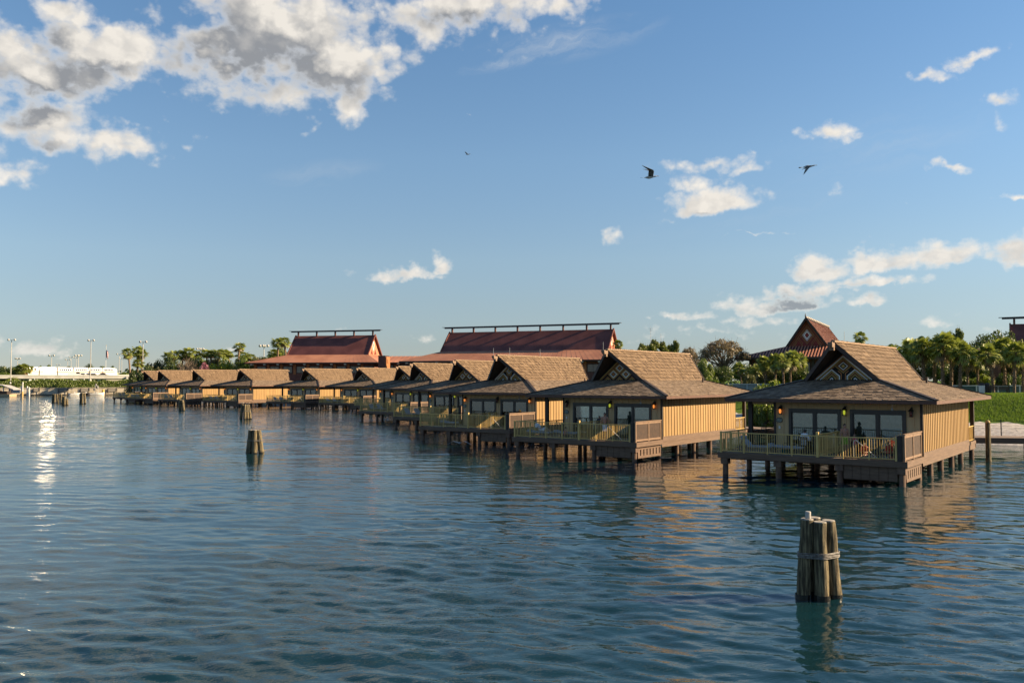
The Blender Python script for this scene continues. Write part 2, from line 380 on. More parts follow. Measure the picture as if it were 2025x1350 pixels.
SHORE = [(400,-200),(75,30),(52,56),(40,70),(29,86),(17,106),(8,131),(-6,166),(-24,196),(-58,212),(-84,238),(-104,268),(-122,322.6),(-195,282.8),(-700,262)]
def seg_d(px, py, a, b):
    ax, ay = a; bx, by = b; dx, dy = bx-ax, by-ay
    t = max(0, min(1, ((px-ax)*dx+(py-ay)*dy)/(dx*dx+dy*dy)))
    return math.hypot(px-ax-t*dx, py-ay-t*dy), dx*(py-ay)-dy*(px-ax)
def shore_d(x, y):
    best = 1e9; sg = 1; bi = 0
    for i in range(len(SHORE)-1):
        d, cr = seg_d(x, y, SHORE[i], SHORE[i+1])
        if d < best-1e-9: best = d; sg = 1 if cr < 0 else -1; bi = i
    return best*sg, bi
def ground_z(x, y):
    d, i = shore_d(x, y)
    if i >= 11:                                   # sea wall side
        return -1.5 if d < 4.2 else 2.35
    if d < 0: return max(-1.5, d*.3)
    if d < 5: return d*.26
    if d < 19: return 1.3+(3.7-1.3)*(.5-.5*math.cos(math.pi*(d-5)/14))
    return 3.7
def terrain():
    m = bpy.data.materials.new('ground_cover'); m.use_nodes = True; t = NT(m.node_tree); b = m.node_tree.nodes['Principled BSDF']
    b.inputs['Roughness'].default_value = .95; b.inputs['Specular IOR Level'].default_value = .1
    tc = t.node('ShaderNodeTexCoord').outputs['Object']
    n = t.noise(tc, .9, 6, .65); n2 = t.noise(tc, 7., 4, .6)
    grass = t.mix(t.smooth(n, .3, .7), (.045,.10,.012,1), (.13,.21,.03,1))
    grass = t.mix(t.m('MULTIPLY', t.smooth(n2, .45, .6), .5), grass, (.03,.07,.01,1))
    sand = t.mix(t.smooth(t.noise(tc, 2.5, 5, .6), .35, .65), (.40,.36,.32,1), (.56,.52,.47,1))
    at_ = t.node('ShaderNodeAttribute', attribute_name='sand').outputs['Fac']
    f = t.smooth(t.m('ADD', at_, t.m('MULTIPLY', t.m('SUBTRACT', t.noise(tc, .8, 3, .6), .5), .15)), .45, .55)
    t.put(b.inputs['Base Color'], t.mix(f, grass, sand))
    bn = t.node('ShaderNodeBump'); bn.inputs['Distance'].default_value = .12; t.put(bn.inputs['Height'], t.noise(tc, 4., 5, .7)); t.put(b.inputs['Normal'], bn.outputs[0])
    xs = [-3000,-1500,-700]+[-500+i*10 for i in range(20)]+[-300+i*3 for i in range(60)]+[-120+i*1.6 for i in range(130)]+[90+i*8 for i in range(20)]+[300,600,1200,3000]
    ys = [-600,-300,-100]+[0+i*4 for i in range(10)]+[40+i*1.6 for i in range(100)]+[200+i*3 for i in range(50)]+[352+i*12 for i in range(15)]+[600,900,1500,4000]
    vs = []; fs = []; sd_ = []
    for y in ys:
        for x in xs:
            z = ground_z(x, y); vs.append((x, y, z)); d, i = shore_d(x, y)
            sd_.append(1. if (d < 6.5 and i < 11) else 0.)
    nx = len(xs)
    for j in range(len(ys)-1):
        for i in range(nx-1): fs.append((j*nx+i, j*nx+i+1, (j+1)*nx+i+1, (j+1)*nx+i))
    me = bpy.data.meshes.new('ground'); me.from_pydata(vs, [], fs)
    a = me.attributes.new('sand', 'FLOAT', 'POINT'); a.data.foreach_set('value', sd_)
    me.materials.append(m); me.polygons.foreach_set('use_smooth', [True]*len(me.polygons))
    o = bpy.data.objects.new('ground', me); COL.objects.link(o); tag(o, kind='structure')
terrain()
#SPLIT

# ---------------------------------------------------------------- overwater bungalows
WD, V0, VW, VD = 9.63, 3.76, 16.5, 18.9
E0, E1, EF, EB, ZE = -.74, 10.58, 2.5, 19.1, 4.14
G0, G1, GF, GB, ZG = 2.77, 6.85, 6.3, 16.7, 5.2
UC, RF, RB, ZR = 4.81, 4.72, 18.5, 7.36
def shingles(mb, A, B, C, D, course=.30, width=.28, th=.035, jit=.03):
    """A-B lower edge, D-C upper edge"""
    A, B, C, D = map(Vector, (A, B, C, D)); nrm = (B-A).cross(D-A).normalized()
    n = max(1, round(((D+C)/2-(A+B)/2).length/course))
    for k in range(n):
        t0, t1 = k/n, (k+1.12)/n
        t1 = min(t1, 1)
        L0, R0 = A.lerp(D, t0), B.lerp(C, t0); L1, R1 = A.lerp(D, t1), B.lerp(C, t1)
        ln = (R0-L0).length; m = max(1, round(ln/width)); cuts = [0]
        for i in range(1, m): cuts.append((i+random.uniform(-.28, .28))/m)
        cuts.append(1); slope = (L1-L0).normalized() if m else None
        dn = ((A+B)/2-(D+C)/2).normalized()
        for i in range(m):
            a, b = cuts[i], cuts[i+1]; j = dn*random.uniform(-jit, jit); e = nrm*(th*random.uniform(.6, 1.35)); g = .004/max(ln, .1)
            p0, p1 = L0.lerp(R0, a+g), L0.lerp(R0, b-g); q1, q0 = L1.lerp(R1, b-g), L1.lerp(R1, a+g)
            if k == 0: j = Vector((0,0,0))
            r = random.random()
            mb.face([p0+j+e, p1+j+e, q1+nrm*.006, q0+nrm*.006], r)
            mb.face([p0+j, p1+j, p1+j+e, p0+j+e], r*.4)
def stroke(mb, pts, w, y, th, closed=False):
    """mitred band along a polyline in the (x,z) plane, facing -y"""
    n = len(pts); L = []; Rr = []
    for i in range(n):
        p = Vector(pts[i])
        a = Vector(pts[(i-1) % n]) if (closed or i > 0) else None
        b = Vector(pts[(i+1) % n]) if (closed or i < n-1) else None
        d1 = (p-a).normalized() if a is not None else None; d2 = (b-p).normalized() if b is not None else None
        if d1 is None: d1 = d2
        if d2 is None: d2 = d1
        n1 = Vector((-d1.y, d1.x)); n2 = Vector((-d2.y, d2.x)); mm = (n1+n2).normalized(); k = w/2/max(.3, mm.dot(n1))
        L.append(p+mm*k); Rr.append(p-mm*k)
    rng = range(n if closed else n-1)
    for i in rng:
        j = (i+1) % n
        mb.prism([(L[i].x, y, L[i].y), (L[j].x, y, L[j].y), (Rr[j].x, y, Rr[j].y), (Rr[i].x, y, Rr[i].y)], (0, th, 0))
def diamond(x, z, r, k=.86): return [(x-r, z), (x, z+r*k), (x+r, z), (x, z-r*k)]
def gable_pattern(parent, kind):
    hw, hh, zb, y = 1.72, 1.48, ZG+.03, 6.57
    k = hh/hw; W_, G_, O_ = MB(), MB(), MB()
    S = {'w': W_, 'g': G_, 'o': O_}
    def chev(c, inset, w):
        h = hw-inset; stroke(S[c], [(UC-h, zb), (UC, zb+h*k), (UC+h, zb)], w, y, .02)
    if kind == 0:
        for c, i, w in (('o',.03,.035),('w',.13,.06),('g',.23,.045),('o',.33,.038)): chev(c, i, w)
        cz = zb+.92*k
        for c, r, w in (('w',.25,.045),('o',.37,.033),('g',.46,.028)): stroke(S[c], diamond(UC, cz, r, k), w, y, .02, True)
        O = diamond(UC, cz, .12, k); G_.prism([(p[0], y, p[1]) for p in O], (0,.02,0))
        for s in (-1, 1):
            xs = .66
            for c, a, ci, w in (('w',.68,.44,.06),('g',.55,.36,.04),('o',.43,.28,.038),('g',.31,.20,.034),('w',.11,.05,.05)):
                zt = zb+a*k*1.0; xi = xs-ci
                pts = [(UC+s*(xs+a), zb), (UC+s*xs, zt), (UC+s*xi, zt-ci*k), (UC+s*xi, zb)]
                stroke(S[c], pts if s < 0 else pts, w, y, .02)
            stroke(O_, [(UC+s*.12, zb), (UC+s*.12, zb+.42*k), (UC+s*.3, zb+.60*k)], .045, y, .02)
    else:
        for c, i, w in (('g',.05,.055),('o',.17,.05)): chev(c, i, w)
        for (dx, zz) in ((0,.98),(-.52,.47),(.52,.47)):
            cz = zb+zz*k
            for c, r, w in (('w',.27,.06),('g',.375,.04),('o',.46,.03)): stroke(S[c], diamond(UC+dx, cz, r, k), w, y-(.0 if c != 'o' else -.006), .02, True)
            O = diamond(UC+dx, cz, .15, k); O_.prism([(p[0], y, p[1]) for p in O], (0,.02,0))
        for dx in (-1.0, 0, 1.0):
            for c, a, w in (('g',.12,.04),('o',.25,.045)): stroke(S[c], [(UC+dx-a, zb), (UC+dx, zb+a*k), (UC+dx+a, zb)], w, y+.003, .02)
    W_.build('white_pattern', pw_m, parent, recalc=True); G_.build('gold_pattern', pg_m, parent, recalc=True); O_.build('orange_pattern', po_m, parent, recalc=True)

def rail(mb, a, b, z=1.2, h=1.12, sp=.125, post=1.35, pw=.06, ends=(1, 1), bw=.022):
    a = Vector((*a, z)); b = Vector((*b, z)); L = (b-a).length; d = (b-a)/L; up = Vector((0,0,1))
    mb.bar(a+up*h, b+up*h, .075, .05); mb.bar(a+up*.12, b+up*.12, .045, .04)
    n = int(L/sp)
    for i in range(1, n):
        p = a+d*(L*i/n); mb.bar(p+up*.1, p+up*h, bw)
    m = max(1, round(L/post))
    for i in range(m+1):
        if (i == 0 and not ends[0]) or (i == m and not ends[1]): continue
        p = a+d*(L*i/m); w = pw*(1.6 if i in (0, m) else 1); mb.bar(p-up*.08, p+up*(h+(.06 if i in (0, m) else 0)), w)
def lantern(parent, u, glow, name='wall_lantern', body=True):
    m = MB(); y = V0-.02; z = 3.42
    m.box(u-.05, y-.05, z+.05, u+.05, y, z+.35); m.bar((u, y-.03, z+.36), (u, y-.2, z+.36), .03)
    m.lathe([(.02,.34),(.03,.30),(.13,.20),(.15,.17),(.14,.16)], (u, y-.2, z))
    for k in range(4):
        a = math.pi/4+k*math.pi/2; m.bar((u+.10*math.cos(a), y-.2+.10*math.sin(a), z-.12), (u+.12*math.cos(a), y-.2+.12*math.sin(a), z+.17), .018)
    m.lathe([(.05,-.16),(.11,-.14),(.11,-.11)], (u, y-.2, z))
    o = m.build(name, black_m, parent)
    g = MB(); g.lathe([(.04,-.11),(.065,-.06),(.075,.02),(.07,.08),(.05,.13)], (u, y-.2, z), 12); g.build('lantern_glass', glow, o, smooth=True)
    return o
def make_bungalow():
    root = empty('overwater_bungalow')
    # --- piles
    for j, v in enumerate((.22, 3.6, 6.4, 9.2, 12.0, 14.8, 18.6)):
        for i, u in enumerate((.25, 3.25, 6.45, WD-.22)):
            m = MB(); uu, vv = u+random.uniform(-.03,.03), v
            m.tube([(uu, vv, -1.2), (uu, vv, 1.0)], [.155,.15], 10)
            if j == 0: m.box(uu-.20, vv-.20, .60, uu+.20, vv+.20, 1.0)
            m.build('pile', pile_m, root)
    # --- deck and beams
    m = MB(); m.box(-.02, .03, 1.02, WD-.02, VD, 1.17)
    for v in (.9, 3.6, 9.2, 14.8): m.box(.3, v-.12, .80, WD-.3, v+.12, 1.018)
    m.build('floor_frame', deck_m, root)
    m = MB(); n = 24
    for i in range(n): m.box(-.02, .02+i*3.74/n, 1.172, WD+.02, .02+(i+1)*3.74/n-.012, 1.205)
    m.box(-.02, 3.78, 1.172, 1.78, 8.0, 1.203); m.box(.0, VW+.02, 1.172, WD, VD, 1.203)
    m.build('deck_floor', board_m, root)
    m = MB()                                           # fascia boards in two laps
    m.box(-.10, -.06, .93, WD+.09, .0, 1.23)
    for (v0, v1) in ((.001, V0-.05), (V0-.048, VW), (VW+.002, VD)):
        q = .09 if v0 < 1 else .02
        zt = 1.23 if v0 < 1 else (1.42 if v0 < 10 else 1.25)
        zl = .93 if v0 < 1 else 1.04
        m.box(WD, v0, zl, WD+q, v1, zt); m.box(-q, v0, zl, 0, v1, zt)
        if v0 > 1: m.box(WD-.02, v0+.002, .72, WD+q-.03, v1-.002, 1.038); m.box(-q+.03, v0+.002, .72, .02, v1-.002, 1.038)
    m.box(-.02, VD, .8, WD+.02, VD+.05, 1.23)
    m.build('edge_beam', deck_m, root)
    # --- plunge pool tank under the right half of the deck
    m = MB(); n = 6; x0, x1 = 6.63, WD-.42
    for i in range(n): m.box(x0+(x1-x0)*i/n, .13, .22, x0+(x1-x0)*(i+1)/n-.02, .17, .925)
    m.box(x0, .171, .2, x1, .2, .925); m.box(x0, .2, .2, x0+.05, 3.4, .92)
    for i in range(7):
        v = .42+i*.44; m.box(WD-.12, v, .28, WD-.08, v+.30, .80)
    m.box(WD-.13, .42, .18, WD-.07, 3.5, .34); m.box(WD-.13, .42, .74, WD-.07, 3.5, .925); m.box(x0, 3.3, .2, WD-.13, 3.36, .92)
    m.build('tank_skirt', deck_m, root)
    # --- walls
    zt = 4.13
    def battens(mb, p0, p1, z0, z1, nrm, sp=.44, skip=()):
        p0, p1 = Vector(p0), Vector(p1); L = (p1-p0).length; d = (p1-p0)/L; nrm = Vector(nrm); n = round(L/sp)
        for i in range(n+1):
            s = min(max(L*i/n, .04), L-.04); a = p0+d*s
            zz0 = z0
            for (s0, s1, zc) in skip:
                if s0 < s < s1: zz0 = zc
            mb.bar((a.x+nrm.x*.016, a.y+nrm.y*.016, zz0), (a.x+nrm.x*.016, a.y+nrm.y*.016, z1), .06, .032, up=(nrm.x, nrm.y, 0))
    m = MB()
    m.box(1.81, V0, 1.2, 2.60, V0+.12, zt); m.box(5.45, V0, 1.2, 5.99, V0+.12, zt); m.box(8.80, V0, 1.2, WD, V0+.12, zt)
    m.box(2.60, V0, 3.56, 5.45, V0+.12, zt); m.box(5.99, V0, 3.56, 8.80, V0+.12, zt)
    battens(m, (1.81, V0, 0), (WD, V0, 0), 1.2, zt, (0,-1,0), .43, skip=((.75,3.68,3.56),(4.14,7.03,3.56)))
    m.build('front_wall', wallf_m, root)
    m = MB(); nb_ = 29
    for i in range(nb_): va = V0+.12+(VW-V0-.12)*i/nb_; vb = V0+.12+(VW-V0-.12)*(i+1)/nb_; m.box(WD-.1, va+.003, 1.35, WD, vb-.003, 4.38)
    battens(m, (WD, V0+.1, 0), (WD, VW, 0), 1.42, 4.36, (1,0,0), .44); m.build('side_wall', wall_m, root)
    m = MB(); m.box(.2, 8.0, 1.2, .32, VW, 4.38); battens(m, (.2, 8.0, 0), (.2, VW, 0), 1.25, 4.36, (-1,0,0), .44)
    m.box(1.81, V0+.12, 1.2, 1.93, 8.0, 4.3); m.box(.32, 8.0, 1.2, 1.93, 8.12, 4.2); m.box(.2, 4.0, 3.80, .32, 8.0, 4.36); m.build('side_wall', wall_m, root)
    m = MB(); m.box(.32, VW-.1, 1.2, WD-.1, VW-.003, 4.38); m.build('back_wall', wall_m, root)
    m = MB(); m.box(.40, V0+.01, 3.80, 1.80, V0+.11, zt); m.build('porch_header', wallf_m, root)
    for (u, v) in ((.28, V0+.06), (WD-.14, VD-.2), (.25, VD-.2)):
        m = MB(); m.box(u-.12, v-.1, 1.2, u+.12, v+.1, 4.2); m.build('porch_post', dark_m, root)
    m = MB(); m.box(1.70, V0-.04, 1.2, 1.84, V0+.10, zt); m.build('corner_trim', dark_m, root); m = MB(); m.box(WD-.11, V0-.045, 1.2, WD+.02, V0+.06, 4.3); m.build('corner_trim', dark_m, root)
    # --- sliding doors
    for (u0, u1, door) in ((2.62, 5.43, 0), (6.01, 8.78, 1)):
        m = MB(); y0, y1 = V0-.06, V0+.10
        m.box(u0-.05, y0, 3.42, u1+.05, y1, 3.60); m.box(u0-.05, y0, 1.2, u0+.10, y1, 3.42); m.box(u1-.10, y0, 1.2, u1+.05, y1, 3.42); m.box(u0+.1, y0, 1.2, u1-.1, y1, 1.28)
        um = (u0+u1)/2; m.box(um-.06, y0+.04, 1.28, um+.06, y1-.02, 3.42)
        for (a, b) in ((u0+.10, um-.06), (um+.06, u1-.10)):
            m.box(a, y0+.06, 3.34, b, y1-.03, 3.42); m.box(a, y0+.06, 1.28, a+.06, y1-.03, 3.34); m.box(b-.06, y0+.06, 1.28, b, y1-.03, 3.34)
        fr = m.build('sliding_door', frame_m, root)
        for (a, b) in ((u0+.16, um-.12), (um+.12, u1-.16)):
            g = MB(); g.box(a, V0+.03, 1.3, b, V0+.04, 3.34); g.build('door_pane', glass_m, fr)
            c = MB(); nn = 10
            zc = 1.95+random.uniform(-.05,.05)
            c.box(a+.02, V0+.14, zc, b-.02, V0+.15, 3.34); c.build('roller_shade', curtain_m, fr)
        # hinge of darkness: the room behind
    m = MB(); m.box(2.2, V0+3.2, 1.21, 9.4, V0+3.3, 4.1); m.build('inner_wall', mat('room_wall', (.10,.08,.06), (.14,.11,.08)), root)
    # --- eaves, rafters
    m = MB(); ft = .17
    m.box(E0, EF, ZE-ft, E1, EF+.06, ZE); m.box(E0, EB-.06, ZE-ft, E1, EB, ZE)
    m.box(E0, EF+.061, ZE-ft, E0+.06, EB-.061, ZE); m.box(E1-.06, EF+.061, ZE-ft, E1, EB-.061, ZE); m.build('eave_fascia', fascia_m, root)
    m = MB()
    k = (ZG-ZE)/(GF-EF); n = 24
    for i in range(n):
        u = E0+.35+(E1-E0-.7)*i/(n-1)
        if i % 5 == 4: m.bar((u, EF+.10, ZE-.12), (u, V0, ZE-.12+k*(V0-EF)-.1), .17, .12)
        else: m.bar((u, EF+.10, ZE-.13), (u, V0, ZE-.13+k*(V0-EF)-.1), .09, .11)
    ks = (ZG-ZE)/(E1-G1)
    for i in range(38):
        v = EF+.6+(EB-EF-1.2)*i/37; m.bar((E1-.09, v, ZE-.14), (WD, v, ZE-.14+ks*(E1-WD)), .09, .11); m.bar((E0+.09, v, ZE-.14), (.2, v, ZE-.14+ks*.9), .09, .11)
    m.build('rafter_tails', dark_m, root)
    # --- low hipped roof
    m = MB(); f = .05
    A, B, C, D = Vector((E0,EF,ZE)), Vector((E1,EF,ZE)), Vector((E1,EB,ZE)), Vector((E0,EB,ZE))
    a, b, c, d = Vector((G0,GF,ZG)), Vector((G1,GF,ZG)), Vector((G1,GB,ZG)), Vector((G0,GB,ZG))
    u = MB(); dz = Vector((0,0,-.03))
    for q in ((A,B,b,a),(B,C,c,b),(C,D,d,c),(D,A,a,d)): u.face([p+dz for p in q]); u.face([p+dz+Vector((0,0,-.06)) for p in reversed(q)])
    u.face([p+dz*1.5 for p in (a,b,c,d)])
    u.build('roof_underlay', under_m, root)
    m = MB()
    shingles(m, A, B, b, a, .30); shingles(m, B, C, c, b, .30); shingles(m, D, A, a, d, .30); shingles(m, C, D, d, c, .30)
    m.build('low_roof', shake_low, root)
    for (p, q) in ((A,a),(B,b),(C,c),(D,d)): m = MB(); m.bar(p+Vector((0,0,.05)), q+Vector((0,0,.05)), .20, .07); m.build('hip_cap', dark_m, root)
    # --- steep upper roof with raked ends
    m = MB(); T = Vector((UC, RF, ZR)); T2 = Vector((UC, RB, ZR)); e = .12
    for s in (-1, 1):
        uo = G1+e if s > 0 else G0-e; zo = ZG-e*(ZR-ZG)/2.04+.03
        f0 = Vector((uo, GF-.12, zo)); f1 = Vector((uo, GB+.12, zo))
        if s > 0: shingles(m, f0, f1, T2, T, .34, .13, .05, .07)
        else: shingles(m, f1, f0, T, T2, .34, .13, .05, .07)
    st = m.build('steep_roof', shake_steep, root)
    m = MB()
    for s in (-1, 1):
        uo = G1+e if s > 0 else G0-e; zo = ZG-e*(ZR-ZG)/2.04
        q = [Vector((uo, GF-.10, zo)), Vector((uo, GB+.10, zo)), T2+Vector((0,-.02,-.03)), T+Vector((0,.02,-.03))]
        if s < 0: q.reverse()
        m.face(q); m.face([p+Vector((-s*.10, 0, -.10)) for p in reversed(q)])
    m.build('roof_underlay', under_m, root)
    m = MB()
    for (T_, gy, s2) in ((T, GF, -1), (T2, GB, 1)):
        for s in (-1, 1):
            uo = G1+e if s > 0 else G0-e; zo = ZG-e*(ZR-ZG)/2.04
            m = MB(); m.bar(T_+Vector((0, s2*.03, -.07)), (uo, gy+s2*.14, zo-.02), .07, .24, up=(0, 0, 1)); m.build('barge_board', dark_m, root)
    m = MB(); n = 46
    m.bar((UC, RF-.05, ZR+.03), (UC, RB+.05, ZR+.03), .24, .05)
    for i in range(n):
        v = RF+(RB-RF)*(i+.5)/n; hgt = .035+.02*math.sin(i*1.7)+random.uniform(0,.02)
        m.bar((UC, v-.13, ZR+.05+hgt), (UC, v+.12, ZR+.06), .26, .03)
    m.build('ridge_cap', ridge_m, root)
    m = MB(); 
    m.box(UC-.11, RF-.50, ZR-.30, UC+.11, RF+.05, ZR-.06); m.box(UC-.13, RF-.56, ZR-.20, UC+.13, RF-.40, ZR-.02); m.box(UC-.13, RF-.30, ZR-.48, UC+.13, RF-.12, ZR-.30)
    m.build('ridge_beam_end', screenf_m, root); m = MB(); m.box(UC-.11, RB-.05, ZR-.26, UC+.11, RB+.4, ZR-.06)
    m.build('ridge_beam_end', screenf_m, root)
    # --- gable panels
    m = MB(); wv = G1-UC-.02
    m.prism([(UC-wv, 6.6, ZG-.02), (UC+wv, 6.6, ZG-.02), (UC, 6.6, ZR-.12)], (0,.06,0)); m.build('gable_panel', pb_m, root, recalc=True); m = MB(); m.prism([(UC-wv, 16.2, ZG-.02), (UC+wv, 16.2, ZG-.02), (UC, 16.2, ZR-.12)], (0,.06,0))
    m.build('rear_gable_panel', pb_m, root, recalc=True)
    # --- roof vent
    m = MB(); zv = ZE+ks*(E1-7.5); m.tube([(7.5, 15.2, zv-.1), (7.5, 15.2, zv+.38)], .07, 10); m.build('vent_pipe', dark_m, root)
    # --- lanterns and small wall fittings are added per bungalow
    m = MB(); m.prism([(2.02+.20*math.cos(t_)*(1.0), V0-.055, 2.92+.15*math.sin(t_)) for t_ in [i*math.pi/9 for i in range(18)]], (0,.05,0)); pl = m.build('wall_plaque', frame_m, root, recalc=True)
    m = MB(); m.prism([(2.02+.17*math.cos(t_), V0-.066, 2.92+.12*math.sin(t_)) for t_ in [i*math.pi/9 for i in range(18)]], (0,.01,0)); m.build('plaque_relief', mat('plaque_green', (.14,.17,.15), (.30,.33,.29), 9), pl, recalc=True)
    m = MB(); m.box(1.98, V0-.05, 2.42, 2.08, V0-.02, 2.58); m.build('switch_box', white_m, root)
    m = MB(); m.tube([(8.25, V0-.45, 3.92), (8.25, V0-.45, 3.72)], .012, 6); m.lathe([(.03,0.),(.05,-.03),(.07,-.12),(.04,-.14)], (8.25, V0-.45, 3.74)); m.build('ceiling_spotlight', metal_m, root)
    # --- railings
    m = MB(); rail(m, (.06,.06), (5.33,.06)); m.build('railing', rail_m, root)
    m = MB(); rail(m, (5.36,.06), (9.18,.06), ends=(0,1)); m.build('railing', rail_m, root)
    m = MB(); rail(m, (.06,.20), (.06,3.66), ends=(0,0)); m.build('railing', rail_m, root)
    m = MB(); rail(m, (5.36,.06), (5.50,2.72), ends=(1,1), sp=.125, h=1.2); m.bar((5.36,.06,1.1), (5.36,.06,2.52), .13); m.build('railing', rail_m, root)
    m = MB(); rail(m, (5.52,2.80), (5.56,3.62), ends=(1,1), sp=.12, h=1.2); m.bar((5.52,2.80,1.25), (5.55,3.6,2.3), .04); m.build('gate', rail_m, root)
    m = MB(); rail(m, (.16,V0+.2), (.16,8.0), ends=(0,0), h=1.0); m.build('railing', black_m, root)
    m = MB(); rail(m, (WD-.08,VW+.05), (WD-.08,VD-.32), ends=(0,0), h=1.0); m.build('railing', rail_m, root)
    # privacy screen on the right of the deck
    m = MB(); x = WD-.10; zt2 = 2.50
    for v in (.12, 1.88, 3.62): m.box(x-.06, v-.055, 1.2, x+.06, v+.055, zt2+.06)
    for (v0, v1) in ((.175, 1.825), (1.935, 3.565)):
        m.box(x-.05, v0, zt2-.14, x+.05, v1, zt2); m.box(x-.05, v0, 1.28, x+.05, v1, 1.40)
    m.box(x-.09, .07, zt2+.001, x+.09, 3.68, zt2+.05)
    sf = m.build('privacy_screen', screenf_m, root)
    m = MB()
    for (v0, v1) in ((.175, 1.825), (1.935, 3.565)):
        n = 15
        for i in range(n): m.box(x-.02, v0+(v1-v0)*i/n, 1.4, x+.02, v0+(v1-v0)*(i+1)/n-.018, zt2-.14)
    m.build('screen_slats', screen_m, sf)
    m = MB(); m.box(9.24, .0, 1.2, 9.46, .12, 2.48); m.build('corner_post', dark_m, root)
    # plunge pool step handrail (white pipe)
    m = MB(); m.tube([(6.85,1.2,1.2),(6.85,1.2,2.05),(6.95,1.2,2.12),(8.0,1.15,1.25)], .025, 8); m.build('pool_handrail', white_m, root, smooth=True)
    m = MB(); m.box(6.5,.5,1.206,9.1,.62,1.26); m.box(6.5,3.0,1.206,9.1,3.12,1.26); m.box(6.5,.621,1.206,6.62,2.999,1.26); m.box(8.98,.621,1.206,9.1,2.999,1.26); m.build('pool_coping', board_m, root)
    m = MB(); m.face([(6.62,.62,1.225),(8.98,.62,1.225),(8.98,3.0,1.225),(6.62,3.0,1.225)]); m.build('pool_water', mat('pool_water', (.02,.10,.12), (.03,.13,.15), 4, .05, .01), root)
    return root
BPOS = [(11.5,48.47,-37.1),(.11,61.37,-36.2),(-8.01,75.65,-35.9),(-12.92,95.14,-36.7),(-19.61,112.55,-41.1),(-24.73,137.05,-35.5),
        (-33.92,153.39,-27.4),(-45.98,163.6,-29.1),(-60.87,171.89,-28.6),(-73.63,181.81,-35.6),(-85.41,192.85,-31.7),(-93.83,205.29,-37.5)]
BLAB = ['nearest bungalow at the right end of the row, white and gold chevrons in its gable', 'second bungalow from the right, three outlined diamonds in its gable, man in white on deck', 'third bungalow from the right, one diamond over nested chevrons in its gable', 'fourth bungalow from the right, three small diamonds in its gable, grey loungers on deck', 'fifth bungalow from the right, its deck reaching leftmost of the close group', 'sixth bungalow from the right, only its dark gable peeping between two neighbours', 'seventh bungalow from the right, below the brown chimney tower', 'eighth bungalow from the right, in front of the left longhouse middle', 'ninth bungalow from the right, behind the four slanting piles with gulls', 'tenth bungalow from the right, behind the small leaning pile bundle', 'eleventh bungalow from the right, with the leafless tree above its roof', 'farthest bungalow at the left end of the row, nearest the sea wall']
proto_b = make_bungalow()
BUNG = []
GL = [('o','y','r'),('r','y','o'),('o','r','o'),('o','y','o'),('o','y','o'),('o','y','o'),('o','y','r'),('o','y','o'),('o','y','o'),('r','y','o'),('o','y','o'),('o','y','o')]
for i, (x, y, a) in enumerate(BPOS):
    o = proto_b if i == 0 else copy_tree(proto_b)
    BUNG.append(o)
for i, (x, y, a) in enumerate(BPOS):
    o = BUNG[i]; o.location = (x, y, 0); o.rotation_euler = (0, 0, R(a))
    tag(o, BLAB[i], 'bungalow', 'overwater bungalows standing in a row in the lagoon')
    p = [c for c in kids(o) if c.name.startswith('gable_panel')][0]
    gable_pattern(p, i % 2)
    for u, g in zip((2.15, 5.72, 9.12), GL[i]): lantern(o, u, {'o': lo_m, 'y': ly_m, 'r': lr_m}[g])
def loc(i, u, v, z=1.205):
    x, y, a = BPOS[i]; c, s = math.cos(R(a)), math.sin(R(a))
    return Vector((x+c*u-s*v, y+s*u+c*v, z))
def yaw(i): return R(BPOS[i][2])
#SPLIT2

